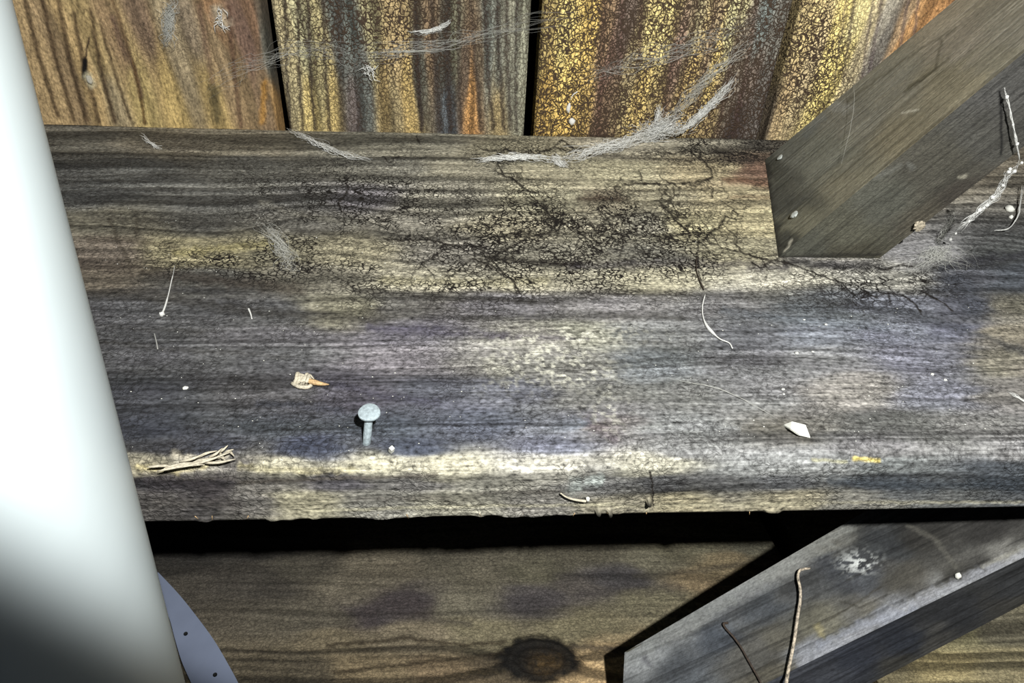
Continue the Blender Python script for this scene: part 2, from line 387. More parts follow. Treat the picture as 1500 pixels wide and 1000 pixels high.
plank(.0545, .2195, pc, 37, (17, .5), lambda x, y: .75 + 0 * x, lambda x, y: .9 + 0 * x, 'yellow ochre plank covered in fine dark crackle', extra=exc, tilt=-.06)
pd = [(1150,60,(170,142,86)),(1165,120,(176,142,92)),(1165,60,(196,164,96)),(1190,100,(190,160,110)),(1205,40,(214,182,84)),(1225,100,(218,186,80)),(1225,30,(206,182,110)),(1250,60,(184,160,116)),(1265,20,(150,136,120)),(1280,80,(130,118,108)),(1295,20,(160,124,84)),(1310,60,(176,120,52)),(1330,20,(170,112,44)),(1360,20,(150,96,42)),(1400,20,(120,84,48)),(1150,180,(120,100,80))]
def exd(col, px, py):
    for i, (x0_, x1_, w_) in enumerate([(1252,1235,5),(1278,1262,4),(1292,1270,6),(1330,1310,5),(1345,1330,4),(1240,1222,3)]):
        col = stroke(col, px, py, [(x0_,0),(x1_,120)], w_, (96,84,84), .65, .9, 2, i)
    return col
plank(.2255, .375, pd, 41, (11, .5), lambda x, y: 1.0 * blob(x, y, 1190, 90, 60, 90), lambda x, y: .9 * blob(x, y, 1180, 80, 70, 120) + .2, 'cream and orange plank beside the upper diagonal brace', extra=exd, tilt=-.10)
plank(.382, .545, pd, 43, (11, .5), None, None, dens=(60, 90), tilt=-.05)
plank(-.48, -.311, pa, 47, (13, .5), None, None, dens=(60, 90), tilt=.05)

# ================================================================== THE BEAM
bx0, bx1 = -.62, .72
prof = [(.5065, -.012), (.5062, -.003), (.5035, 0.0)]
prof += [(y, 0.0) for y in np.linspace(.50, .205, 60)]
for a in np.linspace(0, math.pi / 2, 14)[1:]:
    prof.append((.2025 - .0095 * math.sin(a), -.0095 + .0095 * math.cos(a)))
prof += [(.193, z) for z in np.linspace(-.0105, -.0325, 12)] + [(.1938, -.0340), (.1955, -.0348)]
prof = np.array(prof)
Pp = np.stack([np.full(len(prof), .05), prof[:, 0], prof[:, 1]], 1)
ppx, ppy = project(Pp)
cum = np.concatenate([[0], np.cumsum(np.hypot(np.diff(ppx), np.diff(ppy)) + .15)])
NV = 370
srow = np.linspace(0, cum[-1], NV)
rowY = np.interp(srow, cum, prof[:, 0]); rowZ = np.interp(srow, cum, prof[:, 1])
WROW = np.interp(srow, cum, ppy)            # grain coordinate of each row
kx = np.concatenate([np.linspace(-1.9, -1.1, 40)[:-1], np.linspace(-1.1, 1.12, 900), np.linspace(1.12, 2.1, 40)[1:]])
halfw = np.interp(rowY, [.193, .5065], [.215, .315]); mid = np.interp(rowY, [.193, .5065], [.065, .02])
PB = np.zeros((NV, len(kx), 3))
PB[:, :, 0] = mid[:, None] + halfw[:, None] * kx[None, :]
PB[:, :, 1] = rowY[:, None]; PB[:, :, 2] = rowZ[:, None]
UB = PB[:, :, 0] + 1.0
arc = np.concatenate([[0], np.cumsum(np.hypot(np.diff(rowY), np.diff(rowZ)))])
VB = np.repeat(arc[:, None], len(kx), 1)
WB = np.repeat(WROW[:, None], len(kx), 1)
bc = []
def row(y, *c):
    for x, rgb in c: bc.append((x, y, rgb))
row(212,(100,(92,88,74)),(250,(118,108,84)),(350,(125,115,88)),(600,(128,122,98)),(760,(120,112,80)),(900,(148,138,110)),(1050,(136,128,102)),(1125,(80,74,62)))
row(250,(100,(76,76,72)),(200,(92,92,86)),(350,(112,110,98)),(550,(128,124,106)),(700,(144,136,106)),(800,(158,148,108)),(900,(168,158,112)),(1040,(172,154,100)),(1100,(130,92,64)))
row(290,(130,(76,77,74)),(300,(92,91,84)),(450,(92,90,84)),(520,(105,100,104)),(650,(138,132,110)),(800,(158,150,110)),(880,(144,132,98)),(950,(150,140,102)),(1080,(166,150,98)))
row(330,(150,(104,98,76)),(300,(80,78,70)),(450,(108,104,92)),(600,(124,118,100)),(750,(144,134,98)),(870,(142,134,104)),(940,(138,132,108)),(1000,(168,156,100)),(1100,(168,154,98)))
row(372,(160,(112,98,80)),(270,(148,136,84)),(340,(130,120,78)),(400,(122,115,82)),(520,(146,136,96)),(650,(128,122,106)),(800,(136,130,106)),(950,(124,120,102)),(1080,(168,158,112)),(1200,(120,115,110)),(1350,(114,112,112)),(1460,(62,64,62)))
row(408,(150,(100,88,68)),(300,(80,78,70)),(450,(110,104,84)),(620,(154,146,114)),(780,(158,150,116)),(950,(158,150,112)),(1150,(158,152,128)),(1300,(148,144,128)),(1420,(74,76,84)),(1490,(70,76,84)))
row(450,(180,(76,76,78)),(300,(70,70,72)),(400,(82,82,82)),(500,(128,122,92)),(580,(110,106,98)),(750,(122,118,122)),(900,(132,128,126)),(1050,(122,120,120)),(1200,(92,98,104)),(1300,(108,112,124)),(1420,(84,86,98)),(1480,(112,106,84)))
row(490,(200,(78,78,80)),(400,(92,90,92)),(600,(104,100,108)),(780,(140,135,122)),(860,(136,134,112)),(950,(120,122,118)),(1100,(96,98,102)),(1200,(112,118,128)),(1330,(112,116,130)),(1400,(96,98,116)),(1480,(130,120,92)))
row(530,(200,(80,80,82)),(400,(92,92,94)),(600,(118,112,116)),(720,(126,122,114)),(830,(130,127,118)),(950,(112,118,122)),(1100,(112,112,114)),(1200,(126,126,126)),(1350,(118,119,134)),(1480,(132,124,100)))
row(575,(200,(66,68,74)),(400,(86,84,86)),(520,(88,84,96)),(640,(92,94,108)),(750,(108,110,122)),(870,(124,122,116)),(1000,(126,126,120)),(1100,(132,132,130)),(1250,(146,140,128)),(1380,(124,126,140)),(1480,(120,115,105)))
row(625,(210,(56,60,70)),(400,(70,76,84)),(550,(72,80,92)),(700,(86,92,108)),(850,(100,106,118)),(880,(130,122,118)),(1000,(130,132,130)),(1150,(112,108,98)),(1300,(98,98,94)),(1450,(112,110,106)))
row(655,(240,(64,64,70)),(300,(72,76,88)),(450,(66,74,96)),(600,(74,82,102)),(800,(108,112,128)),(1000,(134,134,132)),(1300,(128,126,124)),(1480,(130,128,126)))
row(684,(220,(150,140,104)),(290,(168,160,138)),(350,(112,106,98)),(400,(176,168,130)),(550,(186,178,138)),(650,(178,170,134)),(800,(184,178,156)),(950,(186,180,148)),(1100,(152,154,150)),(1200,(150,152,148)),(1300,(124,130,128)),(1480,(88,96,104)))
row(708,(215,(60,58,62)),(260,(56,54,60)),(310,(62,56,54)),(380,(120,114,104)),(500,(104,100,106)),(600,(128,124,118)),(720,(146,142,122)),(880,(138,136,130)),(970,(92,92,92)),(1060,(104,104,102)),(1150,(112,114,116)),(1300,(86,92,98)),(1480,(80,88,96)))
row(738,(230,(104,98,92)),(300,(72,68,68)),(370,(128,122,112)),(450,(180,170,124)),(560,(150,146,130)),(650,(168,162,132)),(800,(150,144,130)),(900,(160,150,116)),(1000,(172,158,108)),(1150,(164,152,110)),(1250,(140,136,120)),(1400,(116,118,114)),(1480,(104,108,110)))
CR = [[(730,226),(729,240),(736,256),(750,263),(773,280),(790,300),(803,313)],[(1010,222),(1024,232),(1040,247),(1043,260),(1030,267),(987,270),(933,270),(900,276)],
 [(985,272),(987,290),(975,305),(967,300)],[(967,300),(977,310),(990,325),(1010,341),(1040,342),(1057,363),(1083,370),(1117,380),(1150,384),(1200,403),(1233,413),(1250,433)],
 [(1010,342),(990,347),(965,352),(948,372)],[(1040,342),(1057,330),(1062,318)],[(967,300),(955,315),(933,333),(913,347),(910,367),(905,385)],[(813,323),(807,340),(783,350),(767,353),(740,365),(720,380),(712,392)],
 [(813,323),(800,312),(813,320),(823,305)],[(687,360),(703,362),(735,366),(750,363),(770,350),(783,333)],[(660,360),(640,372),(617,387),(605,402)],[(560,350),(600,352),(630,352),(660,360),(687,360)],
 [(877,305),(885,323),(880,347),(862,362),(845,380),(838,388)],[(885,323),(905,315),(925,318),(950,312)],[(813,323),(840,335),(860,330),(885,340)],[(720,380),(735,398),(752,412),(762,430)],
 [(720,380),(708,386),(690,380),(672,396),(655,410),(648,428)],[(725,228),(740,219),(760,227),(775,222),(790,226),(812,216),(830,224),(850,220)],[(812,216),(822,206),(835,214),(845,226)],
 [(940,224),(955,222),(985,226),(1010,222),(1040,226),(1075,224),(1110,229)],[(1010,222),(1020,212),(1025,208)],[(1083,370),(1078,352),(1080,336)],[(1040,342),(1025,356),(1008,368),(1000,380)],
 [(1140,378),(1115,392),(1100,385)],[(1250,433),(1268,428),(1285,436),(1300,428),(1320,432)],[(1300,428),(1305,445)],[(1320,432),(1340,445),(1350,460)],[(1350,428),(1375,440),(1395,455)],[(1280,390),(1300,396),(1320,388),(1345,392)],
 [(505,262),(510,280),(496,300),(500,312)],[(560,230),(570,238),(585,232)],[(610,200),(614,212)],[(1022,345),(1021,372),(1024,400),(1030,425)],[(952,690),(956,706),(957,740)]]
_b = random.Random(5)
SB = []
for pts in [c for c in CR[:17]]:
    for p in pts:
        for q in range(2):
            a = _b.uniform(0, 6.28); x, y = p; br = [(x, y)]
            for k in range(_b.randint(3, 6)):
                a += _b.gauss(0, .6); l = _b.uniform(5, 9); x += math.cos(a) * l * 1.2; y += math.sin(a) * l * .8; br.append((x, y))
            SB.append(br)
def beamfun(U, V_, px, py, W):
    n = len(px)
    wx = px + 26 * (fbm(U * 26, W / 14, 3, 4) - .5) * 2
    wy = py + 12 * (fbm(U * 16, W / 22, 5, 4) - .5) * 2
    col = ctrl(wx, wy, bc, 58, 18, .6) * (1.62 - .74 * sst(260, 600, py))[:, None]  # back lightened, front darkened in the colour to even out the torch falloff
    # grain lines; they sweep round the buried knot on the right and swirl at upper left
    k1 = blob(px, py, 1420, 430, 150, 95); k2 = blob(px, py, 470, 345, 190, 55)
    Wg = W + (10 - 5 * sst(330, 270, py)) * (fbm(U * 7, W / 60, 8, 3) - .5) * 2 + k1 * (W - 430) * -.55 + k2 * 14 * np.sin(px / 62.0) * 1.1 + (px - 700) * .012
    lo = sst(.5, .74, vn(Wg / 11, U * 3.5, 21) * .6 + vn(Wg / 5.5, U * 7, 22) * .4)
    hi = fbm(Wg / 2.8, U * 22, 24, 3)
    med = fbm(Wg / 24, U * 9, 26, 3)
    topl = sst(360, 300, py) * (1 - .35 * sst(650, 900, px)); topl = np.clip(topl, 0, 1)
    amt = .34 + .45 * topl + .12 * sst(690, 720, py)
    lines = lo * amt
    # evenly spaced ridge lines of the upper left third
    per = .5 + .5 * np.sin(Wg * 2 * math.pi / 15.5 + 2.2 * fbm(U * 6, W / 30, 28, 2))
    lines = np.maximum(lines, .9 * topl * per ** 2.2 * sst(.2, .42, vn(Wg / 30, U * 5, 29)))
    col = col * (1 - .8 * lines[:, None]) * (.56 + .88 * hi[:, None]) * (.74 + .52 * med[:, None])
    mott = fbm(U * 330, V_ * 420, 31, 3); col = col * (.72 + .56 * mott[:, None])
    thin = sst(.60, .72, vn(Wg / 3.6, U * 5 + W / 90, 44)) * sst(.35, .6, vn(Wg / 26, U * 6, 45))
    col = col * (1 - (.42 * thin)[:, None]) * (1 + .3 * sst(.62, .8, vn(Wg / 4.2, U * 6, 46)))[:, None]
    # coloured blooms (bluish and violet mould tint)
    vio = fbm(U * 30, W / 26, 33, 3)
    low = sst(400, 470, py) * sst(690, 650, py)
    col = col * (1 + low[:, None] * (vio[:, None] - .45) * np.array([.01, -.02, .07]))
    st = lambda *a, **k: stroke(col, px, py, *a, **k)
    D = (52, 50, 46)
    for i, (pts, w_, k_, c_) in enumerate([
        ([(115,385),(200,394),(330,412),(440,425)],16,.6,(58,50,44)), ([(125,430),(260,440),(380,458),(480,462),(560,470)],12,.65,D),
        ([(130,352),(180,350),(260,362)],8,.5,(64,56,46)), ([(130,318),(260,322),(380,334)],8,.5,D), ([(430,338),(500,342),(560,345),(640,352)],9,.6,D),
        ([(520,425),(600,432),(700,437),(780,443)],9,.75,D), ([(780,443),(900,428),(1000,432),(1120,436),(1240,444)],12,.6,D), ([(680,468),(800,466),(900,462),(1000,466)],8,.6,D),
        ([(540,480),(640,485),(740,494)],12,.5,(70,66,84)), ([(720,376),(770,384),(850,388)],9,.85,(34,30,26)), ([(840,388),(950,388),(1060,386),(1150,390)],13,.65,(66,62,70)),
        ([(1150,385),(1230,390),(1300,392)],10,.8,(36,34,36)), ([(845,290),(880,291),(918,292)],6,.75,(50,36,28)), ([(860,288),(905,286)],14,.4,(80,60,46)),
        ([(1240,446),(1320,456),(1400,480),(1460,500),(1500,515)],11,.6,(56,58,62)), ([(1385,390),(1440,380),(1500,375)],12,.7,(50,50,56)), ([(1390,405),(1420,430),(1430,460)],34,.5,(66,70,78)),
        ([(1060,455),(1180,470),(1300,480)],12,.4,(70,78,86)), ([(880,497),(980,500)],7,.4,D), ([(700,492),(860,496)],6,.45,(80,74,86)), ([(130,500),(260,512),(420,522)],7,.45,D), ([(150,478),(300,486)],7,.4,D),
        ([(480,560),(560,580),(640,590)],9,.4,(62,60,74)), ([(380,590),(500,600)],10,.3,(56,62,74)), ([(210,630),(330,640)],12,.4,(44,46,54)), ([(1090,625),(1160,622),(1180,640)],16,.5,(78,74,64)), ([(1290,630),(1400,640)],14,.4,(70,70,68)),
        ([(870,625),(900,640)],22,.45,(84,70,76)), ([(1050,225),(1130,236)],12,.6,(52,46,42)), ([(860,226),(960,232),(1100,238)],8,.6,(64,58,54)), ([(1060,262),(1125,272)],9,.6,(96,60,44)), ([(1070,288),(1130,290)],6,.5,(96,66,46)),
        ([(160,322),(172,350),(190,385)],5,.6,(60,54,44)), ([(200,318),(200,345)],5,.5,(60,54,44)), ([(1190,380),(1290,378)],4,.5,(170,165,150)), ([(260,372),(330,364),(400,358)],12,.4,(160,150,96)),
        ([(385,300),(450,318),(520,330)],9,.35,(150,146,132)), ([(560,412),(680,414),(800,412)],12,.35,(186,178,138)), ([(350,684),(450,690),(520,688)],9,.4,(180,170,126)),
        ([(225,700),(345,700)],4,.4,(120,114,104)), ([(350,706),(500,700),(640,696)],5,.7,(84,78,70)), ([(300,722),(350,742)],14,.5,(60,54,54)), ([(860,712),(1000,700),(1060,704)],9,.5,(84,84,84)),
        ([(1220,705),(1360,712),(1500,706)],16,.4,(70,78,86)), ([(1252,672),(1285,674)],6,.8,(206,186,96)), ([(1190,673),(1240,676)],4,.5,(190,186,140)), ([(520,730),(660,728)],4,.4,(96,90,84)), ([(700,722),(820,718)],4,.4,(96,90,84)),
        ([(450,748),(640,742),(900,738)],4,.5,(196,190,160)), ([(900,742),(1200,736),(1500,735)],4,.4,(180,174,146)), ([(845,708),(842,712)],18,.6,(168,176,170)), ([(866,706),(878,704)],15,.75,(186,194,188)),
        ([(720,535),(735,545)],24,.3,(166,164,148)), ([(225,704),(330,712)],34,.75,(62,58,60)), ([(230,735),(340,738)],14,.5,(90,86,82)), ([(255,665),(300,676),(330,668)],8,.7,(186,178,158)), ([(200,684),(260,690),(300,682)],9,.6,(178,166,122))]):
        col = stroke(col, px, py, pts, w_, c_, k_, .9, w_ * .45, 100 + i)
    # flaked pale scabs in the middle and small pale flecks
    sc = fbm(px / 7.5, py / 5, 51, 3); scm = blob(px, py, 805, 520, 75, 38) + .8 * blob(px, py, 850, 490, 90, 14) + .7 * blob(px, py, 850, 548, 40, 14) + .5 * blob(px, py, 890, 605, 30, 34) + .35 * blob(px, py, 730, 545, 30, 26)
    a = (sst(.56, .64, sc) * np.clip(scm, 0, 1) * .8)[:, None]; col = col * (1 - a) + lin((196, 194, 178)) * a
    cr = np.zeros(n); jx = px + 5 * (fbm(px / 7, py / 7, 61, 3) - .5); jy = py + 5 * (fbm(px / 7, py / 7, 62, 3) - .5)
    for i, pts in enumerate(CR):
        xs = [p[0] for p in pts]; ys = [p[1] for p in pts]
        ix = np.nonzero((px > min(xs) - 8) & (px < max(xs) + 8) & (py > min(ys) - 8) & (py < max(ys) + 8))[0]
        if len(ix) == 0: continue
        d = polydist(jx[ix], jy[ix], pts); wv_ = .7 + 1.0 * vn(px[ix] / 20, py[ix] / 20, i + 70)
        cr[ix] = np.maximum(cr[ix], 1 - sst(wv_ * .6, wv_ * 1.35, d))
    for i, pts in enumerate(SB):
        xs = [p[0] for p in pts]; ys = [p[1] for p in pts]
        ix = np.nonzero((px > min(xs) - 5) & (px < max(xs) + 5) & (py > min(ys) - 5) & (py < max(ys) + 5))[0]
        if len(ix): cr[ix] = np.maximum(cr[ix], .9 * (1 - sst(.4, 1.25, polydist(jx[ix], jy[ix], pts))))
    a = (cr * .95)[:, None]; col = col * (1 - a) + lin((30, 25, 20)) * a
    hl = fbm(px / 30, py / 14, 66, 3)
    cf = 1.1 * blob(px, py, 800, 335, 180, 50) + .95 * blob(px, py, 950, 365, 120, 40) + .7 * blob(px, py, 360, 385, 120, 30) + .7 * blob(px, py, 500, 300, 140, 55) + .8 * blob(px, py, 1060, 220, 100, 22) + .5 * blob(px, py, 700, 410, 250, 40) + .6 * blob(px, py, 1270, 415, 120, 30) + .5 * blob(px, py, 780, 225, 100, 20)
    cf = .22 * sst(.35, .6, fbm(px / 60, py / 30, 68, 3)) + cf * (.25 + .9 * sst(.25, .7, hl)) * 1.1; cwd = .95 * blob(px, py, 870, 330, 150, 55) + .9 * blob(px, py, 1290, 420, 110, 30) + .55 * blob(px, py, 690, 360, 90, 40) + .5 * blob(px, py, 1080, 290, 70, 60)
    cwd = cwd * (.2 + .9 * sst(.3, .65, fbm(px / 40, py / 25, 67, 3)))
    rel = -.0003 * thin - .0007 * lines + .0007 * (hi - .5) + .0006 * (med - .5) + .0003 * (mott - .5) - .0006 * cr
    rel = rel * (.45 + .55 * sst(.2, .4, V_ / .3 * 0 + topl * .3 + .2))
    # chipped lower arris and nicks
    low_e = sst(742, 752, W); rel = rel - .0012 * low_e * sst(.55, .8, fbm(U * 90, W * 0 + 3.1, 71, 3))
    for cx, cy, r_ in [(876,747,4),(893,748,3.5),(950,733,4)]:
        d = np.hypot(px - cx, py - cy); h_ = 1 - sst(r_ * .6, r_ * 1.1, d); rel = rel - .003 * h_; a = (h_ * .9)[:, None]; col = col * (1 - a) + lin((12, 11, 10)) * a
    return np.clip(col, .003, .9), rel, np.clip(np.stack([cwd, cf], 1), 0, 1)
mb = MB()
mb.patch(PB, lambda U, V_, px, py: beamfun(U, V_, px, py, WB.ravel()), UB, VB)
def dull(rgb, seed=1, amp=.5, crf=0.0):
    def f(U, V_, px, py):
        g = fbm(U * 9, V_ * 330, seed, 3); c = lin(rgb)[None] * (1 - amp / 2 + amp * g[:, None]); return c, -.0004 * g, np.full((len(px), 2), crf)
    return f
xl0, xl1 = PB[0, 0, 0], PB[0, -1, 0]; xf0, xf1 = PB[-1, 0, 0], PB[-1, -1, 0]
mb.patch(bil((xf0, .1955, -.0348), (xf1, .1955, -.0348), (xl0, .5045, -.0348), (xl1, .5045, -.0348), 60, 30), dull((110, 104, 92)), face=2)
mb.patch(bil((xl0, .5065, -.012), (xl1, .5065, -.012), (xl0, .5045, -.0348), (xl1, .5045, -.0348), 60, 4), dull((110, 104, 92)), face=3)
for k in (0, -1):
    a = PB[:, k, :]; b_ = a.copy(); b_[:, 2] = -.0348
    mb.patch(np.stack([a, b_]), dull((120, 108, 84)), face=4)
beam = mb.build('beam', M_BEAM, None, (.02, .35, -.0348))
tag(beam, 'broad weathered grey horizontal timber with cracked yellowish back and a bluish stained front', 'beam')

# ================================================================== DIAGONAL BRACES
def dense(c00, c10, c01, c11, step=1.5):
    pts = np.array([c00, c10, c11, c01], float); x, y = project(pts)
    lu = max(np.hypot(x[1] - x[0], y[1] - y[0]), np.hypot(x[2] - x[3], y[2] - y[3])); lv = max(np.hypot(x[3] - x[0], y[3] - y[0]), np.hypot(x[2] - x[1], y[2] - y[1]))
    return bil(c00, c10, c01, c11, int(min(560, max(8, lu / step))), int(min(220, max(6, lv / step))))
def brace_fun(cps, seed, crf=None, extra=None, amp=1.0, sx=70, sy=45, sat=.9, gain=1.65):
    def f(U, V_, px, py):
        wx = px + 14 * (fbm(U * 40, V_ * 120, seed, 3) - .5) * 2; wy = py + 14 * (fbm(U * 40, V_ * 120, seed + 2, 3) - .5) * 2
        col = ctrl(wx, wy, cps, sx, sy, sat) * gain
        g = fbm(U * 12, V_ * 420 + 2 * fbm(U * 8, V_ * 20, seed + 6, 2), seed + 4, 3); g2 = fbm(U * 5, V_ * 120, seed + 5, 3); m = fbm(U * 90, V_ * 130, seed + 8, 4)
        gl = sst(.52, .7, g)
        col = col * (1 - .38 * amp * gl[:, None]) * (1 + amp * .55 * (g2[:, None] - .5)) * (1 + .7 * amp * (m[:, None] - .5))
        if extra: col = extra(col, px, py)
        k = crf(px, py) if crf else 0 * px
        return np.clip(col, .003, .9), amp * (-.0003 * gl + .0004 * (g2 - .5) + .0003 * (m - .5)), np.stack([k * 0, k], 1)
    return f
def brace(name, foot, along, wdir, tdir, width, thick, length, fA, fB, mat, ztop=None):
    """timber: broad upper face A (foot..foot+wdir*width), narrow face B below its near arris; level-cut foot"""
    foot, along, wdir, tdir = [np.array(a, float) for a in (foot, along, wdir, tdir)]
    return foot, along, wdir, tdir
# --- upper brace.  near arris foot, far arris foot
A0 = np.array([.1772, .341, .0006]); K0 = np.array([.212, .468, .0006]); B0 = np.array([.2356, .341, .0006]); 
dirn = np.array([.0813, 0, .1050]); dirn /= np.linalg.norm(dirn); dk = np.array([.0905, 0, .1050]); dk /= np.linalg.norm(dk)
LN = .46
A1 = A0 + dirn * LN; K1 = K0 + dk * LN; B1 = B0 + dirn * LN; C0 = K0 + (B0 - A0); C1 = K1 + (B0 - A0)
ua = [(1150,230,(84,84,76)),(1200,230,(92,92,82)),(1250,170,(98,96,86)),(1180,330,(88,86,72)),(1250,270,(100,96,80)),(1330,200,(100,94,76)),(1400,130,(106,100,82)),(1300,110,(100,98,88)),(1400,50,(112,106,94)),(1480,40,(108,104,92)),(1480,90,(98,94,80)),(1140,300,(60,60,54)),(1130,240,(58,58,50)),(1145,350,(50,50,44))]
def exu(col, px, py):  # the pale strokes along the near arris are a painted ridge highlight
    for i, (pts, w_, c_, k_) in enumerate([([(1165,366),(1215,322),(1260,286)],6,(150,148,132),.6),([(1260,286),(1290,264),(1335,228),(1352,212)],10,(182,178,162),.7),([(1352,208),(1420,154),(1500,92)],8,(160,158,146),.7),
        ([(1325,135),(1370,100),(1380,60)],4,(62,58,46),.6),([(1330,130),(1390,85)],4,(66,62,48),.5),([(1240,150),(1320,90),(1400,40)],4,(80,76,64),.5),([(1280,150),(1400,70),(1500,10)],4,(130,124,108),.35),([(1150,250),(1200,300)],20,(70,70,66),.3),
        ([(1215,150),(1240,160)],14,(150,150,146),.45),([(1205,170),(1180,200)],12,(110,116,118),.3),([(1250,235),(1235,245)],4,(160,156,140),.3),([(1322,165),(1345,161)],3,(190,186,170),.6),([(1150,370),(1160,352)],4,(190,186,170),.7),([(1120,240),(1125,300),(1140,375)],12,(34,32,28),.7),
        ([(1400,30),(1450,0)],3,(150,144,126),.5)]):
        col = stroke(col, px, py, pts, w_, c_, k_, .9, w_ * .6, 300 + i)
    return col
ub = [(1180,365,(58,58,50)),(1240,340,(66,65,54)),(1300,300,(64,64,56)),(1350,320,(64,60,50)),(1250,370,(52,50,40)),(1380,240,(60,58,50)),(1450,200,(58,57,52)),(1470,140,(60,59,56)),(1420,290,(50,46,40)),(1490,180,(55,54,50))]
def exub(col, px, py):
    for i, (pts, w_, c_, k_) in enumerate([([(1465,135),(1467,200),(1466,225)],4,(16,16,16),.9),([(1330,240),(1335,246)],8,(110,110,104),.5),([(1280,260),(1320,242)],7,(120,120,112),.4),([(1405,260),(1415,258)],4,(150,146,130),.7),([(1440,305),(1400,310),(1350,345)],5,(100,96,84),.5),([(1290,372),(1140,377)],5,(30,28,24),.7)]):
        col = stroke(col, px, py, pts, w_, c_, k_, .9, w_ * .5, 340 + i)
    return col
mb = MB()
# extra chamfer at far upper arris
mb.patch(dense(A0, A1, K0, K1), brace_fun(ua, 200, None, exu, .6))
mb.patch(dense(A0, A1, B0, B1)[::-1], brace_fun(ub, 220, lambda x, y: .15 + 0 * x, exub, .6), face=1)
mb.patch(bil(K0, K1, C0, C1, 12, 6), dull((70, 68, 58)), face=2); mb.patch(bil(B0, B1, C0, C1, 12, 6), dull((60, 58, 50)), face=3)
mb.patch(bil(A0, K0, B0, C0, 8, 8), dull((60, 56, 48)), face=4); mb.patch(bil(A1, K1, B1, C1, 8, 8), dull((60, 56, 48)), face=4)
ubr = mb.build('brace', M_BRACE, None, A0)
tag(ubr, 'smooth olive grey diagonal timber standing on top of the horizontal beam at upper right', 'brace')

# --- lower level: flat boards
ZL = -.212
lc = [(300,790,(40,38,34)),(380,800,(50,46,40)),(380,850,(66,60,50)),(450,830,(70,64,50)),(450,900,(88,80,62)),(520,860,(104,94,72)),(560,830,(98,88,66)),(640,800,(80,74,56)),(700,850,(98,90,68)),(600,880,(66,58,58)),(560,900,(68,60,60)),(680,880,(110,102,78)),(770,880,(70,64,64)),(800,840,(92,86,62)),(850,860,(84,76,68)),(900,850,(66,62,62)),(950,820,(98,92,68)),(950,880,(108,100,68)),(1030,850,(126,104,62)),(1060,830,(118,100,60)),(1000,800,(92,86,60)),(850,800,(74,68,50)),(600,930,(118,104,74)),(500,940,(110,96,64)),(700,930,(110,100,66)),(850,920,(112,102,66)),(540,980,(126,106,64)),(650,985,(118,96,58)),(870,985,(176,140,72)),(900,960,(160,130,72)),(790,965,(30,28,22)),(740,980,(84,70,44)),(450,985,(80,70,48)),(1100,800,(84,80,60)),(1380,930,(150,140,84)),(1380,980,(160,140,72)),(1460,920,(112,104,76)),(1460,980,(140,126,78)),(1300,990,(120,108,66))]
def lowfun(seed, knot=True):
    def f(U, V_, px, py):
        r = np.hypot((px - 790) / 62.0, (py - 968) / 36.0) if knot else np.full(px.shape, 9.0)
        bend = np.where(py > 968, 1, -1) * 26 * np.exp(-(r / 1.5) ** 2) if knot else 0
        W = py + bend + 10 * (fbm(U * 9, V_ * 26, seed, 3) - .5) * 2 + 9 * np.sin(px / 130.0 + 1) * sst(1000, 860, py)
        wx = px + 30 * (fbm(U * 28, V_ * 70, seed + 1, 3) - .5) * 2; wy = py + 12 * (fbm(U * 20, V_ * 90, seed + 2, 3) - .5) * 2
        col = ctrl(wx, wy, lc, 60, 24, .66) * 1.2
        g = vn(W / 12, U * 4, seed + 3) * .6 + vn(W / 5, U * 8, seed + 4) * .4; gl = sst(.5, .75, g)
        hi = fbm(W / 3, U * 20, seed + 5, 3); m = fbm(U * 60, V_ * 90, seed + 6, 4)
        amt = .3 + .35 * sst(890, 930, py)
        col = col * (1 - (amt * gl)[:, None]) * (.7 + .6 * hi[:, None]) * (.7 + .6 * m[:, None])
        rel = -.0006 * gl + .0006 * (hi - .5) + .0004 * (m - .5)
        if knot:
            for i, (pts, w_, c_, k_) in enumerate([([(620,890),(560,880),(540,905)],26,(62,54,54),.4),([(500,890),(600,905),(690,915)],8,(66,60,58),.5),([(480,945),(600,935),(680,945),(740,940)],6,(50,42,30),.8),([(490,985),(600,972),(700,962),(745,955)],6,(48,40,28),.8),([(620,1000),(690,985),(740,985)],6,(52,44,28),.7),([(840,948),(900,950),(990,952)],8,(60,54,48),.7),([(1000,862),(920,862),(850,870)],14,(58,54,54),.5),([(930,845),(1020,835),(1100,824)],8,(66,62,54),.5)]):
                col = stroke(col, px, py, pts, w_, c_, k_, .9, w_ * .5, 400 + i)
            km = sst(1.12, .8, r + .35 * (fbm(px / 12, py / 9, 90, 3) - .5)); rings = .5 + .5 * np.sin(r * 22 + 4 * fbm(px / 16, py / 12, 91, 2))
            kc = lin((22, 20, 16))[None] * (1 - rings[:, None] * .6) + lin((80, 62, 34))[None] * (blob(px, py, 800, 975, 22, 16) * fbm(px / 5, py / 5, 92, 2))[:, None] * 1.2
            col = col * (1 - km[:, None]) + kc * km[:, None]; rel = rel - .003 * km * (1 - .4 * rings)
        return np.clip(col, .002, .9), rel, np.stack([0 * px, .2 + 0 * px], 1)
    return f
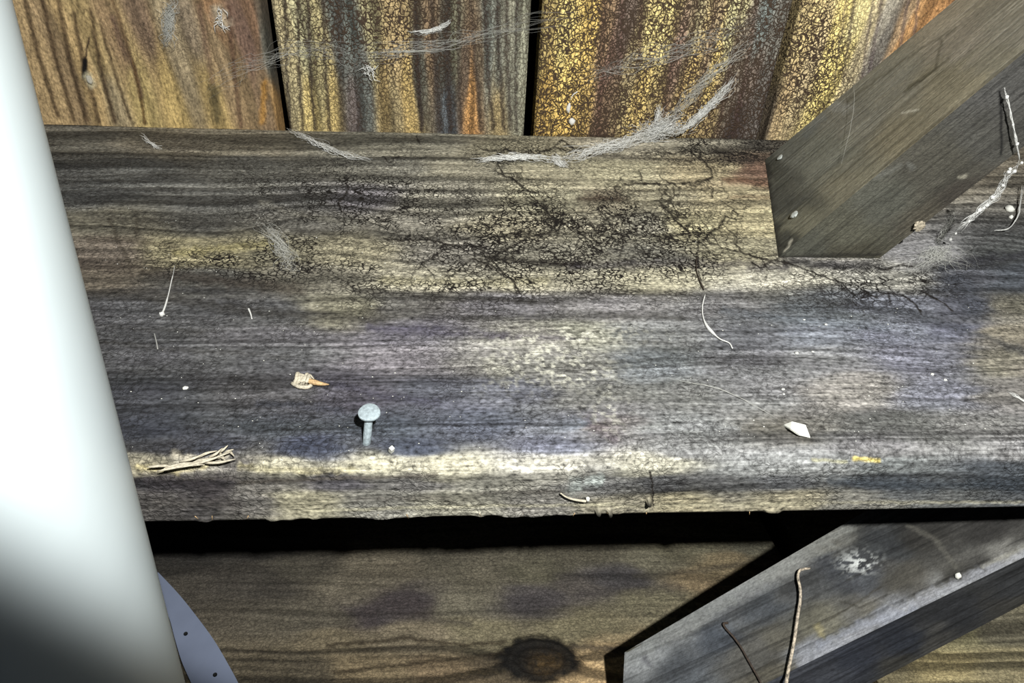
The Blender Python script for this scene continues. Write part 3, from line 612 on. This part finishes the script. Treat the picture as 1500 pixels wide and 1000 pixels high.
def flat_board(x0a, x0b, x1a, x1b, ya, yb, z, th, fun, label, dn=1.7, origin=None):
    """board lying flat; ends may be cut askew: x at the near edge (a) and far edge (b)"""
    mb = MB(); P = dense((x0a, ya, z), (x1a, ya, z), (x0b, yb, z), (x1b, yb, z), dn)[::-1]; mb.patch(P, fun, P[:, :, 0] + 1, P[:, :, 1])
    d2 = dull((90, 80, 58), 6)
    for a, b_ in [((x0a, ya), (x1a, ya)), ((x1a, ya), (x1b, yb)), ((x1b, yb), (x0b, yb)), ((x0b, yb), (x0a, ya))]:
        mb.patch(bil((a[0], a[1], z), (b_[0], b_[1], z), (a[0], a[1], z - th), (b_[0], b_[1], z - th), 16, 6), d2, face=1)
    mb.patch(bil((x0a, ya, z - th), (x1a, ya, z - th), (x0b, yb, z - th), (x1b, yb, z - th), 6, 4), d2, face=2)
    return mb.build('board', M_LOW, None, ((x0a + x1a) / 2, (ya + yb) / 2, z - th))
e0 = top(1110, 755, ZL); e1 = top(1150, 825, ZL); sl = (e1[0] - e0[0]) / (e1[1] - e0[1])
xe = lambda y: e0[0] + sl * (y - e0[1])
ya, yb = .185, .42
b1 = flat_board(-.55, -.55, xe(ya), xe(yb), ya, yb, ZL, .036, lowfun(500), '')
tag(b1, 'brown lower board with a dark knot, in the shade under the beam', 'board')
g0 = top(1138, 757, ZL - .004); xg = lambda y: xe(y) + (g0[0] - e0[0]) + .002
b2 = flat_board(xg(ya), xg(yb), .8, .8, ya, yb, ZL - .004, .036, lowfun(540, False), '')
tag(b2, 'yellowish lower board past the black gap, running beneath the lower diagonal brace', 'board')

# --- lower brace
a_p = top(1180, 972, -.152); a_q = top(1500, 816, -.100); da = (a_q - a_p) / np.linalg.norm(a_q - a_p)
k_p = top(915, 955, -.160); nLA = np.cross(a_q - a_p, k_p - a_p); nLA /= np.linalg.norm(nLA); nLA = nLA if nLA[2] > 0 else -nLA
k_q = hitplane(1240, 765, a_p, nLA); dkk = (k_q - k_p) / np.linalg.norm(k_q - k_p)
LA0 = a_p - da * (next(t for t in np.arange(0, .3, .001) if project(a_p - da * t)[0] < 908)); LA1 = a_q + da * .13; LK0, LK1 = k_p, k_q + dkk * .27
dn_ = -nLA * .036
b_p = hitplane(1300, 988, a_p + dn_, nLA); b_q = hitplane(1500, 884, a_p + dn_, nLA); db = (b_q - b_p) / np.linalg.norm(b_q - b_p)
LB0, LB1 = LA0 + dn_, b_q + db * .13; LB0 = b_p - db * np.linalg.norm(a_p - LA0) * 1.3; dv_ = np.array([.006, -.014, -.034]); LC0, LC1 = LK0 + dv_, LK1 + dv_
la = [(930,970,(120,124,124)),(1000,920,(112,114,112)),(1080,870,(110,112,112)),(1150,830,(104,104,98)),(1210,790,(96,94,82)),(1000,985,(70,76,82)),(1050,940,(62,70,80)),(1120,890,(64,70,76)),(1180,850,(66,68,68)),(1100,960,(74,72,64)),(1150,930,(80,76,60)),(1200,910,(92,88,66)),(1250,850,(62,66,72)),(1290,800,(50,54,56)),(1330,850,(70,66,54)),(1280,890,(84,80,66)),(1350,790,(46,44,38)),(1400,840,(58,56,48)),(1450,780,(44,42,38)),(1450,830,(62,60,54)),(1200,955,(120,124,132)),(1300,895,(118,122,130)),(1400,860,(116,116,112)),(1480,820,(120,118,108)),(1120,990,(86,80,60)),(1230,830,(60,64,70))]
def exl(col, px, py):  # first stroke is a paler band along the near arris
    for i, (pts, w_, c_, k_) in enumerate([([(1180,972),(1300,905),(1400,858),(1500,812)],16,(160,162,168),.55),([(1200,945),(1260,915),(1340,895)],12,(130,134,144),.5),([(918,958),(1050,885),(1150,825),(1240,772)],24,(128,130,126),.45),([(1245,820),(1275,820)],16,(190,190,184),.0),
        ([(1330,770),(1370,790),(1400,830)],6,(96,94,86),.4),([(1230,880),(1260,890),(1300,870)],3,(40,38,30),.5),([(1240,850),(1300,820)],3,(34,32,28),.5),([(1210,910),(1290,860)],3,(48,44,34),.5),([(1270,780),(1310,800)],20,(34,36,38),.5),([(1200,920),(1205,926)],10,(150,140,100),.5),
        ([(1440,830),(1500,800)],5,(150,148,136),.4),([(1440,880),(1420,860)],4,(30,30,30),.4),([(1290,880),(1328,895),(1330,878)],3,(130,130,128),.4),([(945,966),(952,974)],10,(80,80,84),.7)]):
        col = stroke(col, px, py, pts, w_, c_, k_, .9, w_ * .5, 600 + i)
    a = (sst(.5, .62, fbm(px / 6, py / 4, 77, 3)) * blob(px, py, 1258, 824, 24, 14) * .9)[:, None]
    return col * (1 - a) + lin((205, 208, 204)) * a
lb = [(1200,985,(64,68,78)),(1260,965,(50,56,70)),(1320,940,(44,50,62)),(1400,900,(48,50,54)),(1480,860,(54,56,58)),(1380,940,(70,68,62)),(1320,975,(64,62,54)),(1480,885,(60,58,52))]
mb = MB()
mb.patch(dense(LA0, LA1, LK0, LK1), brace_fun(la, 620, lambda x, y: .1 + 0 * x, exl, 1.0, 40, 24, .55, .98))
mb.patch(dense(LA0, LA1, LB0, LB1)[::-1], brace_fun(lb, 640, None, None, 1.0, 70, 45, .55, 1.05), face=1)
mb.patch(bil(LK0, LK1, LC0, LC1, 12, 6), dull((70, 68, 58)), face=2); mb.patch(bil(LB0, LB1, LC0, LC1, 12, 6), dull((60, 58, 50)), face=3)
mb.patch(bil(LA0, LK0, LB0, LC0, 8, 8), dull((60, 56, 48)), face=4); mb.patch(bil(LA1, LK1, LB1, LC1, 8, 8), dull((60, 56, 48)), face=4)
lbr = mb.build('brace', M_BRACE, None, LA0)
tag(lbr, 'bluish grey diagonal timber below the beam at lower right with a pale arris', 'brace')
nUA = np.cross(A1 - A0, K0 - A0); nUA /= np.linalg.norm(nUA); nUA = nUA if nUA[2] > 0 else -nUA

# ================================================================== WHITE PIPE AND STRAP
s0, s1 = ray(15, 0), ray(270, 1000)
npl = np.cross(s0, s1); npl /= np.linalg.norm(npl)
if npl[0] > 0: npl = -npl                     # points to the pipe side (left)
ax = np.array([0, 0, 1.0]); ax -= npl * ax.dot(npl); ax /= np.linalg.norm(ax)
rad = .055
m_ = ray(150, 520); m_ /= np.linalg.norm(m_); c_ = O + m_ * .185 + npl * rad
def ring_pipe(z0, z1, r, name, mat, parent=None, wall_t=.003, seg=96):
    t0 = (z0 - c_[2]) / ax[2]; t1 = (z1 - c_[2]) / ax[2]
    a = np.cross(ax, [0, 1, 0]); a /= np.linalg.norm(a); b = np.cross(ax, a); V = []; Fc = []
    for (t, rr) in ((t0, r), (t1, r), (t1, r - wall_t), (t0, r - wall_t)):
        for k in range(seg):
            an = 2 * math.pi * k / seg; V.append(c_ + ax * t + rr * (math.cos(an) * a + math.sin(an) * b))
    for j in range(4):
        j2 = (j + 1) % 4
        for k in range(seg):
            k2 = (k + 1) % seg; Fc.append((j * seg + k, j * seg + k2, j2 * seg + k2, j2 * seg + k))
    o = obj(name, V, Fc, mat, parent, True, c_ + ax * t0)
    o.data.set_sharp_from_angle(angle=math.radians(40)); return o
pipe = ring_pipe(-.70, .62, rad, 'pipe', M_PVC)
tag(pipe, 'large smooth white plastic pipe standing close up at the left edge', 'pipe')
zs = -.17
sp_o = [(232,838),(262,870),(290,905),(314,938),(334,972),(350,1002),(366,1040),(380,1085)]
sp_i = [(200,838),(228,868),(246,900),(256,935),(266,968),(281,1002),(298,1040),(314,1085)]
V = []; Fc = []
so = smooth_path([top(*p, zs) for p in sp_o], 5); si = smooth_path([top(*p, zs) for p in sp_i], 5)
for a, b_ in zip(so, si): V += [a, b_, b_ - np.array([0, 0, .004]), a - np.array([0, 0, .004])]
for i in range(len(so) - 1):
    for k in range(4): Fc.append((i * 4 + k, i * 4 + (k + 1) % 4, i * 4 + 4 + (k + 1) % 4, i * 4 + 4 + k))
Fc += [(0, 1, 2, 3), tuple(len(V) - 4 + k for k in (3, 2, 1, 0))]
strap = obj('strap', V, Fc, M_STRAP, smooth=False)
tag(strap, 'narrow curved grey-white strip with small screw holes beside the bottom of the pipe', 'strip')
for (x, y) in ((272, 928), (315, 988)):
    p = top(x, y, zs + .0002); Vh = []; n = 12
    for zz in (.0003, -.0045):
        for k in range(n): Vh.append(p + np.array([.0011 * math.cos(k * 2 * math.pi / n), .0011 * math.sin(k * 2 * math.pi / n), zz]))
    Fh = [(k, (k + 1) % n, n + (k + 1) % n, n + k) for k in range(n)] + [tuple(range(n)), tuple(range(2 * n - 1, n - 1, -1))]
    obj('screw_hole', Vh, Fh, M_DARK, strap)

# ================================================================== NAILS
def nail(root, head, r_head, r_sh, mat, label, group=None, seed=0, lumpy=0.0, axis=None):
    root = np.array(root, float); head = np.array(head, float); d = head - root; d /= np.linalg.norm(d)
    e = empty('nail', root); tag(e, label, 'nail', group)
    Vv, Ff = tube([root - d * .004, root + (head - root) * .3, root + (head - root) * .7, head], [r_sh * 1.0, r_sh * 1.03, r_sh, r_sh * 1.15], 14); obj('shank', Vv, Ff, mat, e)
    hd = d if axis is None else np.array(axis, float) / np.linalg.norm(axis)
    a = np.cross(hd, [0, 1, .2]); a /= np.linalg.norm(a); b = np.cross(hd, a); Vh = []; n = 28; rr = random.Random(seed)
    lay = [(.3, -.0012), (.93, -.0007), (1, -.0002), (.97, .0003), (.8, .0006), (.35, .0007)]
    for (f, h) in lay:
        for k in range(n):
            q = 1 + lumpy * (rr.random() - .5) + .03 * math.sin(3 * k * 2 * math.pi / n + seed)
            Vh.append(head + hd * (h * r_head / .004 * (1 + lumpy * rr.random())) + f * q * r_head * (math.cos(k * 2 * math.pi / n) * a + math.sin(k * 2 * math.pi / n) * b))
    Fh = [(j * n + k, j * n + (k + 1) % n, (j + 1) * n + (k + 1) % n, (j + 1) * n + k) for j in range(len(lay) - 1) for k in range(n)]
    Fh += [tuple(range(n))[::-1], tuple((len(lay) - 1) * n + k for k in range(n))]
    o = obj('nail_head', Vh, Fh, mat, e); o.data.set_sharp_from_angle(angle=math.radians(50)); return e
rt = top(537, 648)
hv = hitplane(541, 604, rt, np.array([0, 1, -.35])); nail(rt, hv, .0043, .0016, M_ZINC, 'galvanised nail with a round flat head standing up out of the beam', axis=(0.03, -.12, 1))
p = hitplane(1143, 231, A0, nUA); nail(p, p + nUA * .0006, .0022, .001, M_PALE, 'pale flat nail head nearest the top left corner of the upper brace', seed=2)
p = hitplane(1165, 316, A0, nUA); nail(p, p + nUA * .0012, .0024, .001, M_PALE, 'knobbly whitish nail head on the upper brace, below the flat one', seed=3, lumpy=.35)
p = hit(1343, 327, 1, .341); nail(p, p + np.array([0, -.003, 0]), .0027, .0013, M_RUST, 'crusted nail head in the dark lower face of the upper brace', seed=4, lumpy=.6)

# ================================================================== DEBRIS AND FIBRES
def fibre(name, pts, r0, r1, mat, label, cat, sides=6, n=6, group=None, jitter=0.0):
    P = smooth_path(pts, n); rr = random.Random(len(label) + int(pts[0][0] * 1e4))
    P = [p + np.array([rr.gauss(0, jitter), rr.gauss(0, jitter), 0]) for p in P]
    rs = [r0 + (r1 - r0) * i / (len(P) - 1) for i in range(len(P))]
    Vv, Ff = tube(P, rs, sides); o = obj(name, Vv, Ff, mat); return tag(o, label, cat, group)
T = lambda x, y, h=.0008: top(x, y, h)
# silk thread with droplet, pale tick, root fibre, etc.
Vv, Ff = tube(smooth_path([T(256,388),T(254,400),T(251,412),T(247,430),T(242,448),T(238,458)], 4), [.0001]*6 + [.00025]*8 + [.00045]*7, 6); Vv, Ff = lump(T(237,460,.001), .0013, 2, V=Vv, Fc=Ff)
tag(obj('silk_thread', Vv, Ff, M_WEB), 'white thread with a small blob at its lower end, left part of the beam', 'thread')
fibre('silk_thread', [T(364,452),T(367,459),T(369,467)], .0005, .00025, M_WEB, 'short white curl right of the blob-ended thread', 'thread')
fibre('silk_thread', [T(226,488),T(229,500),T(231,511)], .0002, .0003, M_WEBT, 'faint grey hair under the blob-ended thread', 'thread')
fibre('rootlet', [T(1021,375,.001),T(1020,392,.001),T(1024,408,.001),T(1031,424,.001)], .00022, .0003, M_ROOT, 'thin dark rootlet end leading down to the white curved fibre', 'rootlet', jitter=.0001)
Vv, Ff = tube(smooth_path([T(1033,431),T(1029,448),T(1030,464),T(1036,478),T(1047,490),T(1056,497),T(1068,502),T(1073,510)], 4), [.0003]*10 + [.00045, .0006, .0007, .0008, .0008, .0007, .0005] + [.0003]*12, 6)
tag(obj('fibre', Vv, Ff, M_WEB), 'white curved fibre lying on the beam below the upper brace foot', 'fibre')
fibre('twig', [T(0,0)]*0 or [hit(821,722,1,.1915),hit(830,728,1,.1912),hit(843,732,1,.1912),hit(858,734,1,.1915)], .0003, .0006, M_CHIPW, 'small curved pale twig on the front edge of the beam', 'twig')
Vv, Ff = lump(hit(861, 731, 1, .1918), .0009, 5, (1, .8, 1.2)); tag(obj('pellet', Vv, Ff, M_SPECK), 'tiny white pellet at the right tip of the pale twig', 'pellet')
# curled wood chip
e = empty('wood_chip', T(448, 560, 0)); tag(e, 'curled pale wood chip with a tan tail, above left of the upright nail', 'chip')
Vv = []; Ff = []
_c = random.Random(3)
for q in range(6):
    j = lambda v: v + _c.uniform(-1.6, 1.6)
    Vv, Ff = tube(smooth_path([T(j(429+q*3.5),j(564),.0006),T(j(434+q*3),j(556),.002+_c.random()*.001),T(j(437+q*3.4),j(548),.0022+_c.random()*.001),T(j(444+q*3),j(551+q*.8),.0012)], 4), [.0003, .0006, .0008, .0009, .0008, .0009, .0008, .0008, .0007, .0006, .0005, .0003, .0002], 6, Vv, Ff)
Vv, Ff = tube(smooth_path([T(428,561,.001),T(438,566,.0015),T(450,567,.001),T(456,564,.0008)], 4), .0009, 6, Vv, Ff)
obj('curl', Vv, Ff, M_CHIPW, e)
Vv, Ff = tube(smooth_path([T(448,556,.002),T(458,559,.0022),T(470,562,.0015),T(482,563,.0004)], 4), [.0005, .0009, .0011, .0012, .0012, .0012, .0011, .001, .0009, .0007, .0006, .0004, .0002], 7); obj('tail', Vv, Ff, M_CHIP, e)
# raised splinter at the left front edge
Vv = []; Ff = []
for q, (a, b_, h) in enumerate([((262,685),(338,662),.0025),((285,672),(318,660),.002),((298,678),(345,672),.0018),((230,690),(300,680),.0008),((318,662),(334,652),.003),((325,668),(342,658),.0035),((250,682),(300,674),.0012),((240,686),(290,677),.0009),((305,670),(326,656),.0032),((332,660),(343,668),.002),((322,662),(330,674),.0012),((275,680),(325,670),.001),((262,676),(300,664),.0018),((215,684),(262,684),.0006)]):
    m2 = ((a[0]+b_[0])/2, (a[1]+b_[1])/2 + (-2 if q % 2 else 2))
    Vv, Ff = tube(smooth_path([T(*a, .0002), T(*m2, h*.6), T(*b_, h)], 5), [x * .62 for x in (.0003,.0006,.0009,.001,.001,.001,.0009,.0007,.0006,.0004,.0002)], 5, Vv, Ff)
tag(obj('splinter', Vv, Ff, M_CHIPW), 'torn pale splinter lifting from the front edge beside the pipe', 'splinter')
# shred right
Vv = [T(1148,622,.0004),T(1160,617,.002),T(1180,622,.0035),T(1187,640,.0012),T(1170,636,.0025),T(1158,628,.003)]
Vv += [v - np.array([0,0,.0005]) for v in Vv]
Ff = [(0,1,5),(1,2,4,5),(2,3,4),(0,5,4),(0,4,3)] + [(6,11,7),(7,11,10,8),(8,10,9)] + [(0,6,7,1),(1,7,8,2),(2,8,9,3),(3,9,10,4)]
tag(obj('paper_shred', Vv, Ff, M_SPECK, smooth=False), 'torn white shred lying on the right half of the beam near its front', 'shred')
# small cut staple end
Vv, Ff = tube([T(573,661,0),T(574,656,.003)], .0011, 4); tag(obj('pin', Vv, Ff, M_SPECK, smooth=False), 'tiny white square pin sticking up right of the galvanised nail', 'pin')
# stems on the lower brace
LP = lambda x, y, h=.0015: hitplane(x, y, LA0 + nLA * h, nLA)
fibre('stem', [LP(1186,832,.0005),LP(1178,833,.003),LP(1171,836,.004),LP(1169,846,.004),LP(1172,862,.004),LP(1172,880,.004),LP(1168,905,.004),LP(1163,940,.004),LP(1156,975,.004),LP(1151,1003,.004),LP(1146,1030,.004)], .0006, .0010, M_WIRE, 'bent pale speckled stem lying across the lower brace', 'stem', 8)
fibre('stem', [LP(1066,912,.0005),LP(1060,913,.002),LP(1063,920,.002),LP(1074,932,.002),LP(1085,947,.002),LP(1098,970,.002),LP(1112,995,.002),LP(1125,1022,.002)], .0006, .0005, M_ROOT, 'thin dark brown stem left of the pale speckled one on the lower brace', 'stem', 8)
Vv, Ff = lump(LP(1403, 843, .001), .0016, 8, (1, 1, 1.2), rough=.15); tag(obj('egg_sac', Vv, Ff, M_SPECK), 'round white egg sac on the lower brace', 'egg sac')
# cocoons on the ochre plank
W_ = lambda x, y, h=.001: hit(x, y, 1, YB - h)
Vv, Ff = lump(W_(838, 178, .002), .0022, 3, (1, .8, 1.2)); Vv, Ff = lump(W_(833, 158, .002), .002, 4, (.8, .7, 1.9), Vv, Ff); Vv, Ff = tube([W_(835,146), W_(840,138), W_(846,134)], .0004, 5, Vv, Ff)
tag(obj('cocoon', Vv, Ff, M_WEB), 'small white double cocoon on the bright yellow plank', 'cocoon')
Vv, Ff = lump(W_(131, 117, .001), .0022, 5, (1, .7, 1.3)); tag(obj('cocoon', Vv, Ff, M_WEBT), 'pale cocoon under the small hole in the golden plank by the pipe', 'cocoon')
for (x, y, r_, lab) in [(540,103,.003,'white silk tuft in the dark band of the grey striped plank'),(323,28,.0032,'white silk tuft high on the golden plank near its right edge')]:
    Vv = []; Ff = []; rr = random.Random(x)
    for i in range(26):
        a = rr.random() * 6.28; l = rr.random() * r_ * 2.4; c = W_(x + rr.gauss(0, 4), y + rr.gauss(0, 5), .001 + rr.random() * .002)
        Vv, Ff = tube([c, c + np.array([math.cos(a) * l * .5, -.001 * rr.random(), math.sin(a) * l * .5]), c + np.array([math.cos(a + .6) * l, -.001, math.sin(a + .6) * l])], [.0002, .0003, .0001], 4, Vv, Ff)
    tag(obj('silk_tuft', Vv, Ff, M_WEB), lab, 'silk tuft')

# ------------------------------------------------------------------ cobwebs
def web(path, n, spread, r, label, mat=None, seed=0, name='cobweb', fray=.5, loose=0.0, beads=0):
    """bundle of fine silk threads following a path, each with its own wander"""
    rr = random.Random(seed); P = smooth_path(path, 7); Vv = []; Ff = []; N_ = len(P)
    for i in range(int(n * 1.6)):
        a = int(rr.random() * N_ * fray); b_ = N_ - 1 - int(rr.random() * N_ * fray)
        if b_ - a < 4: a, b_ = max(0, a - 4), min(N_ - 1, a + 6)
        o0 = np.array([rr.gauss(0, 1), rr.gauss(0, .5), rr.gauss(0, .6)]) * spread; o1 = np.array([rr.gauss(0, 1), rr.gauss(0, .5), rr.gauss(0, .6)]) * spread
        f1, f2 = rr.random() * 6, rr.random() * 6; f3, f4 = rr.uniform(.4, 1.7), rr.uniform(.4, 1.6); pts = []; tilt = np.array([rr.gauss(0, 1), 0, rr.gauss(0, 1)]) * loose
        for j in range(a, b_ + 1):
            t = (j - a) / max(1, b_ - a); wv_ = spread * .8 * np.array([math.sin(j * f3 + f1), math.sin(j * .7 + f2) * .4, math.cos(j * f4 + f1) * .6])
            q = P[j] + o0 * (1 - t) + o1 * t + wv_ + tilt * (t - .5)
            q[2] = max(q[2], .0006) if q[1] > .2 else q[2]; q[1] = min(q[1], YB - .0006)
            pts.append(q)
        rad_ = r * (.5 + rr.random()) * 1.15; n_ = 0; m = len(pts)
        Vv, Ff = tube(pts, [rad_ * (.3 + .7 * math.sin(math.pi * (k + .5) / m)) for k in range(m)], 3, Vv, Ff)
    for i in range(beads):
        p = P[int(rr.random() * N_)] + np.array([rr.gauss(0, 1), 0, rr.gauss(0, 1)]) * spread * .6; p[1] = min(p[1], YB - .001); p[2] = max(p[2], .001)
        Vv, Ff = lump(p, .0006 + rr.random() * .0008, i, V=Vv, Fc=Ff, rings=4, seg=5)
    return tag(obj(name, Vv, Ff, mat or M_WEB), label, 'cobweb')
W3 = lambda x, y, Y=None, h=.001: hit(x, y, 1, (YB - h) if Y is None else Y)
web([T(690,236,.002),T(720,232,.003),T(755,230,.003),T(785,231,.003),T(815,236,.003)], 46, .0016, .00022, 'dense white cobweb strand lying along the back of the beam', seed=1, fray=.6, loose=.0015)
web([T(812,228,.003),T(818,236,.002),T(826,245,.001)], 26, .0016, .00022, 'small white web knot hanging at the right end of the dense strand', seed=2, fray=.3)
web([T(815,238,.003),T(860,222,.004),T(900,212,.005),T(930,203,.006),W3(960,192,.50)], 46, .003, .00017, 'rising woolly cobweb from the beam to the ochre plank', seed=3, fray=.6, loose=.003)
web([W3(925,212,.497),W3(950,198,.497),W3(972,186,.498),W3(990,182,.5)], 120, .0042, .00016, 'thick woolly white web clump at the foot of the ochre plank', seed=4, fray=.6, loose=.009)
web([W3(985,200,.498),W3(1005,188,.499),W3(1030,165,.5),W3(1050,145,.5),W3(1076,115,.5)], 50, .0016, .00019, 'bright narrow cobweb strand slanting up to the right, lower of two', seed=5, fray=.65, loose=.002)
web([W3(955,195,.498),W3(990,165,.499),W3(1020,130,.5),W3(1060,90,.5),W3(1110,50,.5)], 34, .003, .00013, 'thin frayed cobweb strand above the bright one', M_WEBT, seed=6, fray=.7, loose=.004)
web([W3(960,190,.498),W3(964,170,.499),W3(966,152,.5)], 16, .0012, .00016, 'short upright web wisp above the woolly clump', seed=7)
web([T(412,186,.003),T(440,198,.004),T(470,212,.003),T(500,225,.003),T(545,235,.002)], 26, .0018, .00016, 'slanting cobweb wisp on the beam below the left gap', M_WEB, seed=8, fray=.5)
web([W3(600,48),W3(625,47),W3(645,40),W3(660,30)], 22, .0012, .00018, 'curved white web wisp on the dark striped plank', seed=9, fray=.4)
web([W3(540,76),W3(580,75),W3(620,75),W3(670,72)], 10, .001, .00014, 'faint level web thread below the curved wisp', M_WEBT, seed=10)
web([W3(250,0),W3(248,20),W3(246,45),W3(245,68)], 44, .0022, .00018, 'hanging greyish web smear in the middle of the golden plank', M_WEBT, seed=11, fray=.4)
web([W3(500,110),W3(560,80),W3(680,60),W3(850,20)], 12, .006, .00008, 'very fine threads crossing the striped plank and the right gap', M_WEBT, seed=12, fray=.3)
web([W3(300,130),W3(380,90),W3(470,70),W3(540,100)], 12, .006, .00008, 'very fine threads crossing the left gap', M_WEBT, seed=13, fray=.3)
web([W3(860,120),W3(940,90),W3(1030,60),W3(1120,20)], 14, .007, .00009, 'very fine threads over the upper part of the ochre plank', M_WEBT, seed=14, fray=.3)
web([T(205,196,.002),T(218,208,.002),T(235,218,.001)], 10, .0012, .00016, 'tiny white web scrap at the back left of the beam', seed=15)
web([T(385,328,.002),T(400,345,.002),T(418,372,.002),T(430,400,.001)], 34, .0028, .00011, 'grey web smear over the swirled grain of the beam', M_WEBT, seed=16, fray=.5)
web([T(985,555,.001),T(1020,562,.001),T(1050,568,.001),T(1100,590,.001),T(1150,620,.001)], 2, .0003, .00010, 'faint thread running across the beam to the white shred', M_WEBT, seed=17, fray=.15)
BF = lambda x, y, h=.004: hit(x, y, 1, .341 - h)
web([BF(1472,128),BF(1480,160),BF(1488,200),BF(1494,235)], 4, .00035, .00016, 'white thread hanging on the dark face of the upper brace', seed=18, fray=.1, beads=3)
web([BF(1500,232),BF(1478,255),BF(1460,285),BF(1430,312),BF(1405,335),T(1390,352,.004)], 11, .0012, .00011, 'beaded white web along the lower edge of the upper brace', seed=19, fray=.35, beads=14)
web([BF(1400,310),T(1385,335,.006),T(1375,360,.001)], 16, .0018, .00012, 'fine fan of threads from the brace down to the beam', M_WEBT, seed=20, fray=.3)
web([T(1498,270,.004),T(1494,300,.003),T(1490,318,.003),T(1478,334,.003),T(1458,338,.003)], 3, .0003, .0002, 'hooked white thread at the right edge beneath the upper brace', seed=21, fray=.05)
for (x, y, r_, lab) in [(1478,306,.0026,'large pale speck inside the hooked thread'),(1481,318,.0015,'small pale speck under the large one inside the hooked thread')]:
    Vv, Ff = lump(T(x, y, .001), r_, int(x)); tag(obj('speck', Vv, Ff, M_SPECK), lab, 'speck')
web([T(1340,400,.001),T(1370,370,.002),T(1400,395,.001)], 40, .005, .0001, 'dusty web film on the beam right of the upper brace foot', M_WEBT, seed=22, fray=.5, loose=.006)
web([LP(1358,762,.003),LP(1372,790,.003),LP(1390,812,.003),LP(1400,832,.003)], 7, .0006, .00018, 'thin thread leading to the egg sac on the lower brace', M_WEB, seed=23, fray=.2)
web([A0 * 0 + hitplane(1250,120,A0+nUA*.002,nUA), hitplane(1251,150,A0+nUA*.002,nUA), hitplane(1245,190,A0+nUA*.002,nUA), hitplane(1232,240,A0+nUA*.002,nUA)], 1, .00012, .00009, 'hair-thin thread across the top of the upper brace', M_WEBT, seed=24, fray=.02)

# ------------------------------------------------------------------ dust flecks lying on the timbers (nobody could count them)
rr = random.Random(99); Vv = []; Ff = []
for (x, y, s) in [(272,568,2.2),(1210,475,1.6),(1178,468,1.3),(1167,517,1.6),(1191,515,1.2),(1147,570,1.6),(1148,577,1.2),(1366,548,1.8),(1385,556,1.6),(1402,263-0,0)] :
    if s: Vv, Ff = lump(T(x, y, .0004), s * .00045, int(x), (1.3, 1, .6), Vv, Ff, rings=4, seg=6)
for i in range(420):
    x = rr.uniform(150, 1490); y = rr.uniform(215, 660)
    if x > 1110 and y < 385: continue
    Vv, Ff = lump(T(x, y, .0002), rr.uniform(.0001, .00026), i, (rr.uniform(.7, 2), rr.uniform(.6, 1.4), .6), Vv, Ff, rings=3, seg=5)
o = obj('dust', Vv, Ff, M_SPECK); tag(o, 'tiny pale flecks of dust scattered over the beam', 'dust', kind='stuff')
Vv = []; Ff = []
for i in range(12):
    x = rr.uniform(250, 1100); b_ = hit(x, 752 - (x - 850) * .008, 1, .1925)
    l = rr.uniform(.0006, .0022); Vv, Ff = tube([b_ + np.array([0, 0, .0004]), b_ + np.array([rr.gauss(0, .0008), -.0003, -l])], [.00018, .00006], 4, Vv, Ff)
o = obj('fuzz', Vv, Ff, M_CHIP, beam); o['kind'] = 'stuff'; o['label'] = 'frayed fibres along the lower front arris'
